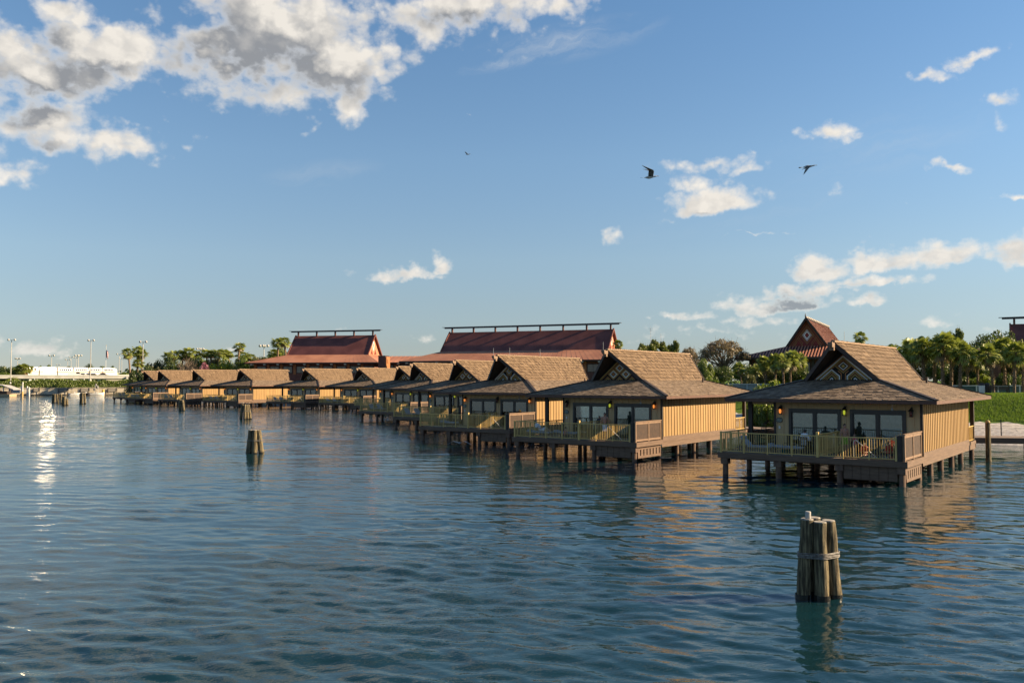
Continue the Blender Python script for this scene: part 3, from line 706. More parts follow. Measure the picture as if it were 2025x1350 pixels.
# ---------------------------------------------------------------- mooring pile clusters
old_pile = mat('mooring_pile', (.060,.047,.026), (.32,.26,.145), 6, .85, .035, (3.5,3.5,.30), detail=8, lo=.38, hi=.66)
pile_top = mat('pile_end_grain', (.26,.24,.20), (.44,.41,.36), 14, .9)
rope_m = mat('steel_cable', (.14,.13,.12), (.34,.32,.30), 14, .6)
wet_m = mat('wet_wood', (.015,.014,.012), (.03,.028,.022), 5, .25)
def cluster(px, py, pytop, offs, label, rad=.18, cap=None, n_rope=5, zrope=.58):
    p = onwater(px, py); H = CAMZ-(pytop-HY)/F*p.y if pytop > 0 else 1.9
    root = empty('mooring_piles', p, 0, label, 'mooring piles', 'bundles of mooring piles standing in the lagoon')
    tops = []
    for (dx, dy, lean, dh) in offs:
        m = MB(); bx, by = dx*1.12, dy*1.12; tx, ty = dx*.86+lean, dy*.86
        hh = H+dh; k = -1.0/hh
        pts = []; rr = []
        for i in range(7):
            s = i/6; z = -.8+(hh+.8)*s; w = .012*math.sin(i*2.3+dx*9)
            pts.append((bx+(tx-bx)*max(0, z)/hh+w, by+(ty-by)*max(0, z)/hh, z)); rr.append(rad*(1.06-.16*s)*random.uniform(.97,1.03))
        m.cur = 0; m.tube(pts, rr, 18, cap=False)
        m.cur = 1; m.tube([pts[-1], (pts[-1][0], pts[-1][1], pts[-1][2]+.025)], [rr[-1], rr[-1]*.93], 18)
        m.cur = 2; m.tube([(pts[0][0], pts[0][1], -.1), (pts[0][0], pts[0][1], .10+random.uniform(0,.05))], rad*1.075, 18, cap=False)
        m.build('pile', [old_pile, pile_top, wet_m], root, smooth=False).data.polygons.foreach_set('use_smooth', [True]*(18*6)+[False]*(len(m.f)-18*6))
        tops.append(Vector(pts[-1]))
    # cable wound round the bundle: convex hull of the pile circles
    zr = H*zrope; P = []
    for (dx, dy, lean, dh) in offs:
        t_ = zr/(H+dh); cx, cy = dx*1.12+(dx*.86+lean-dx*1.12)*t_, dy*1.12+(dy*.86-dy*1.12)*t_
        for k in range(20): P.append((cx+(rad+.015)*math.cos(k*math.pi/10), cy+(rad+.015)*math.sin(k*math.pi/10)))
    P.sort()
    def half(Q):
        h_ = []
        for q in Q:
            while len(h_) > 1 and (h_[-1][0]-h_[-2][0])*(q[1]-h_[-2][1])-(h_[-1][1]-h_[-2][1])*(q[0]-h_[-2][0]) <= 0: h_.pop()
            h_.append(q)
        return h_[:-1]
    hull = half(P)+half(P[::-1])
    m = MB()
    for k in range(n_rope):
        z0 = zr+(k-n_rope/2)*.028; tl = random.uniform(-.035,.035)
        pts = [(x, y, z0+tl*x+.006*math.sin(7*i+k)) for i, (x, y) in enumerate(hull)]; pts.append(pts[0]); m.tube(pts, .0105, 6)
    m.build('cable', rope_m, root, smooth=True)
    if cap:
        q = tops[cap[0]]; m = MB(); m.lathe([(.062,0),(.065,.02),(.065,.17),(.055,.178)], q+Vector((cap[1], -.02, .02)), 16); m.build('marker_post', mat('weathered_white', (.42,.40,.37), (.60,.58,.54), 9), root)
    return root, tops
c3 = [(-.33,.05,0,.02),(.0,-.16,0,0),(.34,.02,.0,.0),(.02,.26,0,.02)]
cluster(1622, 1184, 1027, [(-.36,.02,.04,.03),(.0,-.13,-.03,-.02),(.33,.06,-.03,-.01),(-.05,.28,0,.03)], 'large weathered bundle of mooring piles in the foreground, tied with cable', .168, cap=(0, .02))
_, t2 = cluster(504, 897, 850, [(-.40,.0,.05,0),(.02,-.12,-.02,0),(.40,.04,-.12,0)], 'bundle of three mooring piles left of centre with a gull on top', .20, n_rope=3)
r3, t3 = cluster(484, 829, 800, [(-.46,.0,.05,.05),(.06,-.2,.0,0),(.34,.05,-.02,.0),(.62,.2,-.12,.0)], 'bundle of four slanting piles in front of the orange walled bungalow, white gulls on it', .19, n_rope=3)
cluster(360, 812, 791, [(-.3,.0,-.12,.15),(.3,-.1,-.2,.0),(.1,.3,-.1,.0)], 'small leaning bundle of piles in front of the far bungalows', .24, n_rope=2)
cluster(108, 796, 779, [(-.45,0,0,0),(.1,-.2,0,0),(.5,.1,0,0)], 'bundle of dark piles, leftmost of those near the sea wall', .22, n_rope=2)
cluster(118, 797, 778.5, [(-.25,0,0,0),(.25,.1,0,0)], 'pair of dark piles, middle of those near the sea wall', .22, n_rope=2)
cluster(127, 801, 783, [(-.3,0,0,0),(.15,-.2,0,-.1),(.5,.1,0,-.5)], 'bundle with one shorter pile, closest of the distant dark clusters', .24, n_rope=2)
cluster(163, 798, 777, [(-.4,0,0,0),(.05,-.2,0,0),(.45,.1,0,0)], 'bundle of dark piles standing alone before the moored boats', .22, n_rope=2)

# ---------------------------------------------------------------- birds
feather_w = mat('white_feathers', (.62,.61,.58), (.78,.77,.74), 12, .8); feather_g = mat('grey_feathers', (.10,.10,.10), (.26,.26,.26), 9, .8); beak_m = mat('beak', (.55,.33,.06), (.6,.38,.08))
def bird_body(root, L, m_):
    b = MB(); n = 9; prof = [0.02,.35,.72,.95,1,.85,.55,.5,.48,.30,.08]; pts = []; rr = []
    for i, r_ in enumerate(prof):
        s = i/(len(prof)-1); pts.append((L*(s-.5), 0, .02*L*math.sin(s*3)+(.05*L if s > .62 else 0)*(s-.5)*3)); rr.append(max(.004, r_*L*.115))
    b.tube(pts, rr, 12); b.prism([(-L*.47,-.02*L,0),(-L*.75,-.13*L,.0),(-L*.78,0,0),(-L*.75,.13*L,.0),(-L*.47,.02*L,0)], (0,0,.012*L))
    o = b.build('body', m_, root, smooth=True, recalc=True)
    k = MB(); k.tube([(L*.48,0,.075*L),(L*.56,0,.065*L),(L*.62,0,.04*L)], [.022*L,.016*L,.004*L], 8); k.build('beak', beak_m, root)
    for s in (-1,1): e = MB(); e.ell((L*.40, s*.045*L, .095*L), .012*L); e.build('eye', black_m, root)
    return o
def wing(root, s, L, el1, el2, sweep, m_):
    """a feathered wing: inner arm raised by el1, outer hand by el2"""
    w = MB(); A = Vector((L*.08, s*.07*L, .05*L)); d1 = Vector((.1, s*math.cos(el1), math.sin(el1))).normalized(); d2 = Vector((-sweep, s*math.cos(el2), math.sin(el2))).normalized()
    B = A+d1*L*.62; C = B+d2*L*.95; ch = [(.26,A),(.27,A.lerp(B,.5)),(.25,B),(.17,B.lerp(C,.35)),(.10,B.lerp(C,.7)),(.015,C)]
    top = []; 
    for i in range(len(ch)-1):
        (c0,p0),(c1,p1) = ch[i], ch[i+1]; X = Vector((1,0,0)); Z = Vector((0,0,.018*L))
        q = [p0+X*c0*L*.35, p1+X*c1*L*.35, p1-X*c1*L, p0-X*c0*L]
        w.prism(q, Z*(1-i*.15), .5)
    for i in range(14):
        t_ = i/13; p = A.lerp(B, t_*2) if t_ < .5 else B.lerp(C, t_*2-1); c0 = .26-.22*max(0,t_-.4)/.6
        w.prism([p-Vector((c0*L*.8, -.03*L*s, 0)), p-Vector((c0*L*.8, .03*L*s, 0)), p-Vector((c0*L*(1.2+.15*t_), .01*L*s*0, -.004))], (0,0,.008*L))
    return w.build('wing', m_, root, recalc=True)
def gull(p, heading, L, el, bank, label, dark=True, grp=None, sw=(.35,.35)):
    root = empty('gull', p, 0, label, 'bird', grp); root.rotation_euler = (bank, 0, heading)
    bird_body(root, L, feather_w)
    for s in (-1, 1): wing(root, s, L, el[0] if s > 0 else el[2], el[1] if s > 0 else el[3], sw[0 if s > 0 else 1], feather_g if dark else feather_w)
    return root
gull(at(1287,351,36), R(-12), .56, (.75,.35,.85,.6), R(12), 'gull flying with wings raised, left of the two big birds in the sky', sw=(1.3,1.1))
gull(at(1600,330,36), R(-25), .54, (.35,.0,-.35,-1.2), R(-8), 'gull with drooping wings, right of the two big birds in the sky', sw=(1.6,.5))
gull(at(924.5,306,110), R(150), .5, (.5,.1,.5,.1), 0, 'tiny distant bird high in the middle of the sky')
gull(onwater(908,893)+Vector((0,0,.62)), R(-100), .62, (.30,-.45,.30,-.45), 0, 'white bird skimming the water below the third bungalow', dark=False)
def perched(p, heading, label, L=.40):
    root = empty('gull', p, heading, label, 'bird', 'gulls perched on mooring piles')
    bird_body(root, L, feather_w).location.z = .17
    for c in kids(root):
        if not c.name.startswith('body'): c.location.z = .17
    for s in (-1,1):
        w = MB(); w.ell((-.06, s*.045, .19), .17, .02, .045); w.build('folded_wing', feather_g, root, smooth=True)
        l = MB(); l.tube([(0, s*.02, 0), (0, s*.02, .14)], .006, 6); l.build('leg', beak_m, root)
for i, k in enumerate(t2[:1]): perched(onwater(504,897)+k+Vector((.06,0,.02)), R(200), 'gull standing on the bundle of three piles left of centre')
for k, h, l in ((0, 30, 'gull on the leftmost of the four slanting piles'), (1, 170, 'gull on the second of the four slanting piles'), (3, 10, 'gull on the rightmost of the four slanting piles')):
    perched(onwater(484,829)+t3[k]+Vector((0,0,.02)), R(h), l, .5)

# ---------------------------------------------------------------- red longhouses and the pagoda hall
maroon = mat('shaded_roof_metal', (.17,.058,.048), (.24,.085,.068), .35, .6, .0, (1,1,1), spec=.3)  # roof metal for the steep slopes, their shade put into a darker colour
maroon_rib = mat('terracotta_rib', (.55,.23,.14), (.65,.28,.17), 2, .6)
roof_lit = mat('sunlit_roof_metal', (.44,.19,.11), (.58,.27,.16), .25, .55)  # the same roof metal on low slopes, sunlight put into a lighter colour
wallred = mat('brown_red_wall', (.13,.05,.035), (.18,.07,.05), 1.2, .7)
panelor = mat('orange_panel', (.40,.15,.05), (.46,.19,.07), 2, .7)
winm = mat('dark_window_glass', (.03,.035,.04), (.07,.08,.085), .7, .15, spec=.8)
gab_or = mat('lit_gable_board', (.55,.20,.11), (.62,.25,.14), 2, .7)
def frame_z(root):  # helper: returns nothing, keeps building code short
    return root
def slab_roof(root, name, m_, q, th=.18):
    mb = MB(); q = [Vector(p) for p in q]; mb.prism(q, (0,0,-th)); return mb.build(name, m_, root, recalc=True)
def longhouse(p, az, L, hw, z_base, z_ridge, z_eave, ext, label, cat='building', skirt_l=None, skirt_r=None, wins=True, extra=None, ribs=True, wall_z=2.2):
    """x along the ridge (to the right), y away from the viewer; p = near right foot of the steep roof on plan"""
    rz = R(90-az); root = empty('longhouse', (p.x, p.y, 0), rz, label, cat)
    sl = skirt_l if skirt_l is not None else ext; sr = skirt_r if skirt_r is not None else ext
    zb, zr, ze = z_base, z_ridge, z_eave
    # steep roof: two slopes with standing seams
    m = MB(); m.face([(-L,0,zb),(0,0,zb),(0,hw,zr),(-L,hw,zr)]); m.face([(0,2*hw,zb),(-L,2*hw,zb),(-L,hw,zr),(0,hw,zr)])
    m.build('steep_roof', maroon, root)
    m = MB()
    for x in (-L-.05, .05):
        for s in (0, 2*hw): m = MB(); m.bar((x, s, zb), (x, hw, zr+.1), .25, .3); m.build('barge_board', maroon, root)
    for x in (-L+.5, -.5):
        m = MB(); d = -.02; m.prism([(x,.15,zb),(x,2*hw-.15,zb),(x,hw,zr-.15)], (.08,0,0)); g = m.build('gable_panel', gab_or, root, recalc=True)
        m = MB(); s = 1 if x > -L/2 else -1; zc = zb+(zr-zb)*.48; xx = x+(.09 if s > 0 else -.03)
        for r0, col in ((.9,0),(.55,1)): 
            m.cur = col; m.prism([(xx,hw,zc+r0*1.5),(xx,hw-r0*.7,zc),(xx,hw,zc-r0*1.5),(xx,hw+r0*.7,zc)], (.03*(1+col),0,0))
        for q in (-1, 1):
            m.cur = 1
            for w_ in (.35,.7): m.bar((xx+.03,hw+q*(1.2+w_*.0),zb+.2+w_*1.6),(xx+.03,hw+q*(1.2+w_),zb+.15),.05,.12); m.bar((xx+.03,hw+q*1.2,zb+.2+w_*1.6),(xx+.03,hw+q*(1.2-w_*.9),zb+.15),.05,.12)
        m.build('gable_pattern', [pw_m, mat('dark_red_paint', (.25,.04,.03))], g, recalc=True)
    # ridge beam carried on short posts
    m = MB(); m.bar((-L-1.3,hw,zr+1.05),(1.3,hw,zr+1.15),.5,.30); m.bar((-L-1.8,hw,zr+1.22),(1.8,hw,zr+1.34),.8,.08); m.build('ridge_beam', mat('blue_grey_beam', (.05,.06,.08), (.08,.09,.11), 2), root)
    n = max(3, round(L/5.6))
    for i in range(n+1):
        x = -L+.6+(L-1.2)*i/n; m = MB(); m.bar((x,hw,zr-.3),(x,hw,zr+1.0),.35); m.build('ridge_post', wallred, root)
    # low skirt roof
    D = ext; q = [(-L-sl,-D,ze),(sr,-D,ze),(sr,2*hw+D,ze),(-L-sl,2*hw+D,ze)]; t_ = [(-L,0,zb),(0,0,zb),(0,2*hw,zb),(-L,2*hw,zb)]
    m = MB()
    for i in range(4):
        j = (i+1) % 4; m.face([q[i],q[j],t_[j],t_[i]]); a, b = Vector(q[i]), Vector(q[j]); c_, d_ = Vector(t_[j]), Vector(t_[i])
        n = int((b-a).length/1.2)
        if ribs:
            for k in range(n+1):
                s = k/n; m.bar(a.lerp(b,s)+Vector((0,0,.03)), d_.lerp(c_,s)+Vector((0,0,.01)), .05, .012)
    m.build('low_roof', roof_lit, root)
    m = MB()
    for i in range(4):
        m.bar(Vector(q[i])+Vector((0,0,-.15)), Vector(q[(i+1)%4])+Vector((0,0,-.15)), .15, .3)
    m.build('eave_fascia', dark_m, root)
    m = MB(); m.face([(a,b,c-.31) for (a,b,c) in reversed(q)]); m.build('soffit', wallred, root)
    # walls, piers and windows under the eave
    x0, x1, y0, y1 = -L-sl+1.6, sr-1.6, -D+1.8, 2*hw+D-1.8
    m = MB(); m.box(x0,y0,wall_z,x1,y1,ze-.3); m.build('wall', wallred, root)
    if wins:
        n = round((x1-x0)/3.6)
        for i in range(n):
            a = x0+(x1-x0)*i/n; w_ = (x1-x0)/n
            m = MB(); m.box(a+.15,y0-.12,ze-2.9,a+.75,y0-.005,ze-.35); m.build('wall_panel', panelor, root)
            m = MB(); m.box(a+1.0,y0-.09,ze-2.6,a+w_-.2,y0-.004,ze-.9)
            f_ = m.build('window', dark_m, root)
            m = MB(); xm = a+(1.0+w_-.2)/2
            m.box(a+1.08,y0-.11,ze-2.5,xm-.05,y0-.092,ze-1.0); m.box(xm+.05,y0-.11,ze-2.5,a+w_-.28,y0-.092,ze-1.0); m.build('pane', winm, f_)
            m = MB(); m.box(a+.1,-D-.25,ze-.62,a+.6,-D+.25,ze-.32); m.build('rafter_end', mat('cream_rafter', (.55,.48,.36)), root)
    return root
LH1 = at(727.5, 701, 214)
longhouse(LH1, 102, 21.4, 4.83, 11.5, 16.5, 9.5, 5.0, 'red longhouse with short maroon ridge and lit orange gable, left of the chimney tower', skirt_l=9, skirt_r=4.5)
LH2 = at(1202, 691, 185)
longhouse(LH2, 111, 39.2, 4.83, 11.7, 16.3, 9.5, 5.0, 'long red longhouse with the longest maroon roof, behind the second and third bungalows', skirt_l=8, skirt_r=4.5)
LH3 = at(1999, 690, 150)+Vector((math.sin(R(120)), math.cos(R(120)), 0))*22
longhouse(LH3, 120, 22, 4.83, 10.6, 15.1, 9.0, 3.0, 'maroon roofed longhouse cut by the right edge, behind the dark trees', wins=False)
# connecting hall between the two longhouses, and the chimney tower
def hall(p, az, L, D, ze, zr, label):
    root = empty('connecting_hall', (p.x, p.y, 0), R(90-az), label, 'building')
    m = MB(); m.box(.6,.8,2.2,L-.6,D-.8,ze-.2); m.build('wall', wallred, root)
    m = MB(); m.face([(0,0,ze),(L,0,ze),(L,D/2,zr),(0,D/2,zr)]); m.face([(L,D,ze),(0,D,ze),(0,D/2,zr),(L,D/2,zr)])
    for i in range(int(L/1.2)+1): m.bar((i*1.2,0,ze+.03),(i*1.2,D/2,zr+.03),.06,.05)
    m.build('low_roof', roof_lit, root)
    m = MB(); m.bar((0,0,ze-.15),(L,0,ze-.15),.15,.3); m.build('eave_fascia', dark_m, root)
    for i in range(int(L/4)):
        m = MB(); m.box(1+i*4,.68,ze-2.8,3.2+i*4,.797,ze-.6); f_ = m.build('window', dark_m, root); m = MB(); m.box(1.1+i*4,.66,ze-2.7,3.1+i*4,.679,ze-.7); m.build('pane', winm, f_)
        m = MB(); m.box(3.4+i*4,.70,ze-2.8,4.6+i*4,.797,ze-.5); m.build('wall_panel', panelor, root)
        m = MB(); m.box(.4+i*4,-.3,ze-.5,.9+i*4,.2,ze-.2); m.build('rafter_end', mat('cream_rafter', (.55,.48,.36)), root)
pA = at(752, 712, 216); hall(pA, 100, 20, 12, 9.6, 11.3, 'low red hall with orange roof linking the two longhouses')
pT = at(748, 704, 204); root = empty('chimney_tower', (pT.x, pT.y, 0), R(-12), 'brown box shaped tower with an orange lit side standing between the longhouses', 'tower')
m = MB(); m.box(0,0,2,1.75,2.6,pT.z); m.build('tower_body', wallred, root)
m = MB(); m.box(-.06,-.06,pT.z+.002,1.81,2.66,pT.z+.12); m.build('tower_cap', dark_m, root)
m = MB(); m.box(1.752,.1,pT.z-2.9,2.0,2.5,pT.z-.15); m.box(2.0,.5,pT.z-1.6,2.12,1.9,pT.z-.7); m.build('side_panel', panelor, root)  # orange panel carries the sunlit look of this tower face in its colour
# pagoda hall
root = empty('pagoda_hall', (50.8, 150, 0), R(-27), 'tall gabled hall with a diamond painted gable and ribbed terracotta roof, behind the nearest bungalow', 'building')
zb, za, hw, LP = 11.0, 15.75, 3.3, 30
m = MB()
for s in (-1, 1):
    q = [(s*hw,-.0,zb),(s*hw,LP,zb),(0,LP,za),(0,-.6,za)]
    if s < 0: q.reverse()
    m.face(q); m.face([(a*1.0-s*.0,b,c-.15) for a,b,c in reversed(q)])
    for i in range(40): m.bar((s*hw, i*LP/39, zb+.03), (0, i*LP/39, za+.03), .06, .05)
m.build('steep_roof', mat('pagoda_roof', (.26,.10,.065), (.30,.12,.08), 2, .6), root)
m = MB()
for s in (-1, 1): m = MB(); m.bar((s*(hw+.15),-.05,zb-.1),(0,-.65,za+.05),.16,.34); m.build('barge_board', dark_m, root)
m = MB(); m.prism([(-hw+.1,.3,zb),(hw-.1,.3,zb),(0,.3,za-.1)],(0,.1,0)); g = m.build('gable_panel', mat('dark_red_paint', (.25,.04,.03)), root, recalc=True)
m = MB(); k = (za-zb)/hw; zc = zb+1.95
for col, r_, w_ in ((0,.50,.12),(0,.74,.06),(1,.28,.0),(2,1.0,.08),(2,1.2,.06)):
    m.cur = col
    if w_: stroke(m, diamond(0, zc, r_*.95, 1.35), w_, .24, .05, True)
    else: m.prism([(p_[0],.24,p_[1]) for p_ in diamond(0,zc,.2,1.35)],(0,.05,0))
m.cur = 2
for h_ in (2.9,2.55,2.2): stroke(m, [(-h_,zb+.05),(0,zb+.05+h_*k),(h_,zb+.05)], .07, .25, .04)
for s in (-1,1):
    for h_ in (1.15,.85,.5): m.cur = 2 if h_ > .8 else 1; stroke(m, [(s*(1.45+h_*.75),zb+.05),(s*1.45,zb+.05+h_*k*.9),(s*(1.45-h_*.6),zb+.05+h_*k*.35),(s*(1.45-h_*.6),zb+.05)], .06, .25, .04)
m.build('gable_pattern', [pw_m, mat('bright_red_paint', (.42,.05,.04)), mat('ochre_paint', (.42,.20,.07))], g, recalc=True)
m = MB(); m.cur = 1; m.bar((0,-1.0,za+.18),(0,LP,za+.12),.16,.16); m.tube([(0,-.9,za+.15),(0,-1.25,za+.45),(0,-1.3,za+.85)],[.12,.1,.03],8); m.cur = 0
for i in range(16): y_ = -.4+i*1.9; m.bar((0,y_,za+.18),(0,y_+1.25,za+.42),.34,.12)
m.build('ridge_ornament', [mat('cream_ridge_tile', (.62,.54,.42)), dark_m], root)
m = MB(); m2 = MB()
q = [(-hw-8,-4.5,9.05),(hw+8,-4.5,9.05),(hw+8,LP+6,9.05),(-hw-8,LP+6,9.05)]; t_ = [(-hw,0,zb),(hw,0,zb),(hw,LP,zb),(-hw,LP,zb)]
for i in range(4):
    j = (i+1) % 4; m.face([q[i],q[j],t_[j],t_[i]]); a, b, c_, d_ = map(Vector, (q[i],q[j],t_[j],t_[i])); n = int((b-a).length/.5)
    for k_ in range(n+1):
        s = k_/n; top = d_.lerp(c_,s) if i % 2 else None
        aa = a.lerp(b,s)
        if i % 2 == 0:    # front and back: ribs run straight up the slope, clipped by the hips
            x = aa.x; hx = (abs(x)-hw)/8 if abs(x) > hw else 0; tt = 1-max(0,hx); bb = Vector((x, q[i][1]+(t_[i][1]-q[i][1])*tt, 9.05+(zb-9.05)*tt))
        else:
            y = aa.y; e_ = (-y)/4.5 if y < 0 else ((y-LP)/6 if y > LP else 0); tt = 1-e_; bb = Vector((q[i+0][0]+(t_[i][0]-q[i][0])*tt, y, 9.05+(zb-9.05)*tt))
        if (bb-aa).length > .2: m2.bar(aa+Vector((0,0,.05)), bb+Vector((0,0,.05)), .17, .12)
lr = m.build('low_roof', mat('low_roof_pan', (.10,.035,.025)), root); m2.build('roof_ribs', maroon_rib, lr)
m = MB()
for i in range(4): m.bar(Vector(q[i])+Vector((0,0,-.15)), Vector(q[(i+1)%4])+Vector((0,0,-.15)), .15, .3)
m.build('eave_fascia', dark_m, root)
m = MB(); m.box(-hw-6,-2.5,2.5,hw+6,LP+4,8.8); m.build('wall', wallred, root)
for i in range(7):
    x = -8.6+i*2.6; m = MB(); m.box(x,-2.62,5.2,x+1.7,-2.503,8.3); f_ = m.build('window', dark_m, root); m = MB(); m.box(x+.12,-2.65,5.4,x+1.58,-2.621,8.1); m.build('pane', winm, f_)
    m = MB(); m.box(x-.7,-2.75,4.6,x-.25,-2.503,8.7); m.build('pier', dark_m, root)
# small ribbed roof among the palms on the right
root = empty('garden_pavilion', (*at(1940,720,120).xy, 0), R(-25), 'small pavilion with a pale ribbed roof half hidden among the palms', 'pavilion')
m = MB(); zt_ = at(1940,694,120).z; m.box(-2.2,-2.2,3.6,2.2,2.2,zt_-.9); m.build('wall', wallred, root)
m = MB(); cr_ = [(-3.2,-3.2,zt_-.9),(3.2,-3.2,zt_-.9),(3.2,3.2,zt_-.9),(-3.2,3.2,zt_-.9)]
for i in range(4): m.face([cr_[i],cr_[(i+1)%4],(0,0,zt_+.4)])
for i in range(4):
    a, b = Vector(cr_[i]), Vector(cr_[(i+1)%4])
    for k_ in range(1,13): s = k_/13; m.bar(a.lerp(b,s), a.lerp(b,s).lerp(Vector((0,0,zt_+.4)), .93-abs(s-.5)*.2), .14, .1)
m.build('roof', maroon_rib, root)

# ---------------------------------------------------------------- vegetation
def leafmat(name, c1, c2, scale=.35):
    c1 = [q*.85 for q in c1]; c2 = [q*.85 for q in c2]
    if name in MATS: return MATS[name]
    m = bpy.data.materials.new(name); m.use_nodes = True; t = NT(m.node_tree); nt = m.node_tree; nt.nodes.clear()
    out = t.node('ShaderNodeOutputMaterial'); a = t.node('ShaderNodeAttribute', attribute_name='rnd').outputs['Fac']
    tc = t.node('ShaderNodeTexCoord').outputs['Object']
    f = t.m('ADD', t.m('MULTIPLY', a, .55), t.m('MULTIPLY', t.smooth(t.noise(tc, scale*3, 3, .6), .3, .7), .45))
    c = t.mix(f, (*c1,1), (*c2,1))
    d = t.node('ShaderNodeBsdfDiffuse'); t.put(d.inputs[0], c); tl = t.node('ShaderNodeBsdfTranslucent'); t.put(tl.inputs[0], t.mix(.5, c, (c2[0]*1.2,c2[1]*1.3,c2[2]*.6,1)))
    g = t.node('ShaderNodeBsdfGlossy'); g.inputs['Roughness'].default_value = .45; g.inputs[0].default_value = (.5,.5,.45,1)
    m1 = t.node('ShaderNodeMixShader'); m1.inputs[0].default_value = .3; nt.links.new(d.outputs[0], m1.inputs[1]); nt.links.new(tl.outputs[0], m1.inputs[2])
    m2 = t.node('ShaderNodeMixShader'); m2.inputs[0].default_value = .07; nt.links.new(m1.outputs[0], m2.inputs[1]); nt.links.new(g.outputs[0], m2.inputs[2])
    nt.links.new(m2.outputs[0], out.inputs[0]); MATS[name] = m; return m
palm_leaf = leafmat('palm_leaf', (.05,.085,.014), (.36,.40,.09)); dead_leaf = leafmat('dead_palm_leaf', (.14,.09,.045), (.30,.21,.10))
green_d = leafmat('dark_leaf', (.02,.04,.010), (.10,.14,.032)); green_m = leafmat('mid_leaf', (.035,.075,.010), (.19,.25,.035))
green_y = leafmat('bright_leaf', (.08,.13,.012), (.28,.33,.03)); brown_l = leafmat('brown_leaf', (.09,.065,.045), (.30,.23,.15)); bamboo_l = leafmat('bamboo_leaf', (.05,.085,.012), (.25,.28,.05))
olive_l = leafmat('olive_leaf', (.05,.065,.02), (.17,.17,.06)); pink_l = leafmat('pink_blossom', (.28,.09,.14), (.48,.20,.28))
bark = mat('bark', (.10,.075,.055), (.26,.20,.15), 5, .9, .02, (1,1,.4)); palm_bark = mat('palm_bark', (.12,.075,.045), (.36,.25,.16), 7, .9, .03, (.6,.6,2.2))
def rv(s=1.):
    while True:
        p = Vector((random.uniform(-1,1), random.uniform(-1,1), random.uniform(-1,1)))
        if p.length < 1: return p*s
def make_palm(h, nl=38, R_=1.25, boots=True, lean=.3, dead=6, cl=palm_leaf, name='palm_tree'):
    root = empty(name); m = MB(); ph = random.uniform(0, 6.3); pts = []; rr = []
    for i in range(9):
        s = i/8; pts.append((lean*math.cos(ph)*s*s, lean*math.sin(ph)*s*s, h*s-.3*(1-s))); rr.append(.20-.06*s)
    m.tube(pts, rr, 9)
    if boots:
        for i in range(110):
            s = random.uniform(.15, 1); a = random.uniform(0, 6.3); c = Vector((lean*math.cos(ph)*s*s, lean*math.sin(ph)*s*s, h*s)); d = Vector((math.cos(a), math.sin(a), 0))
            r_ = .2-.06*s; m.bar(c+d*r_*.8, c+d*(r_+.10)+Vector((0,0,.16)), .09, .04, r=random.random())
    m.build('trunk', palm_bark, root)
    top = Vector(pts[-1]); c = MB(); c2 = MB()
    for i in range(nl+dead):
        isd = i >= nl; a = random.uniform(0, 6.3)
        e = random.uniform(-1.35,-.9) if isd else math.asin(max(-1, min(1, random.uniform(-.92, 1.0))))
        d = Vector((math.cos(a)*math.cos(e), math.sin(a)*math.cos(e), math.sin(e))); M_ = c2 if isd else c
        pl = R_*random.uniform(.42,.78); tip = top+d*pl+Vector((0,0,-.06*pl)); M_.bar(top, tip, .03, .02, r=.5)
        side = d.cross(Vector((0,0,1))); side = side.normalized() if side.length > .05 else Vector((1,0,0)); upv = side.cross(d).normalized()
        tilt = random.uniform(-.5,.5); upv, side = upv*math.cos(tilt)+side*math.sin(tilt), side*math.cos(tilt)-upv*math.sin(tilt)
        nb = 11; rl = R_*random.uniform(.42,.62); rn = random.random()
        for k in range(nb):
            b = (k/(nb-1)-.5)*3.9; q = d*math.cos(b)+side*math.sin(b); L_ = rl*(1-.22*abs(b)/2)
            w = (q.cross(upv)).normalized()*.052*R_; m1 = tip+q*L_*.55+upv*.05; m2_ = tip+q*L_+Vector((0,0,-.30*L_*random.uniform(.6,1.5)))
            M_.face([tip-w*.3, tip+w*.3, m1+w, m1-w], rn*.6+random.random()*.4); M_.face([m1-w, m1+w, m2_], rn*.6+random.random()*.4)
    cr = c.build('crown', cl, root)
    if dead: c2.build('dead_fronds', dead_leaf, root)
    return root
def leaves(mb, c, rad, n, size, flat=1., shell=.55, droop=0.):
    c = Vector(c)
    for i in range(n):
        p = rv(); L_ = p.length
        if L_ < shell and random.random() < .75: p = p/max(L_,.05)*random.uniform(shell, 1)
        p = Vector((p.x*rad, p.y*rad, p.z*rad*flat)); q = c+p
        nrm = (Vector(p).normalized()+rv(.9)); nrm = nrm.normalized() if nrm.length > .01 else Vector((0,0,1))
        x = nrm.orthogonal().normalized(); a = random.uniform(0, 6.3); x = (Matrix.Rotation(a, 3, nrm) @ x); y = nrm.cross(x)
        s = size*random.uniform(.6, 1.3); 
        mb.face([q-x*s*.5, q-y*s*.28+Vector((0,0,-droop*s)), q+x*s*.5+Vector((0,0,-droop*s)), q+y*s*.28])
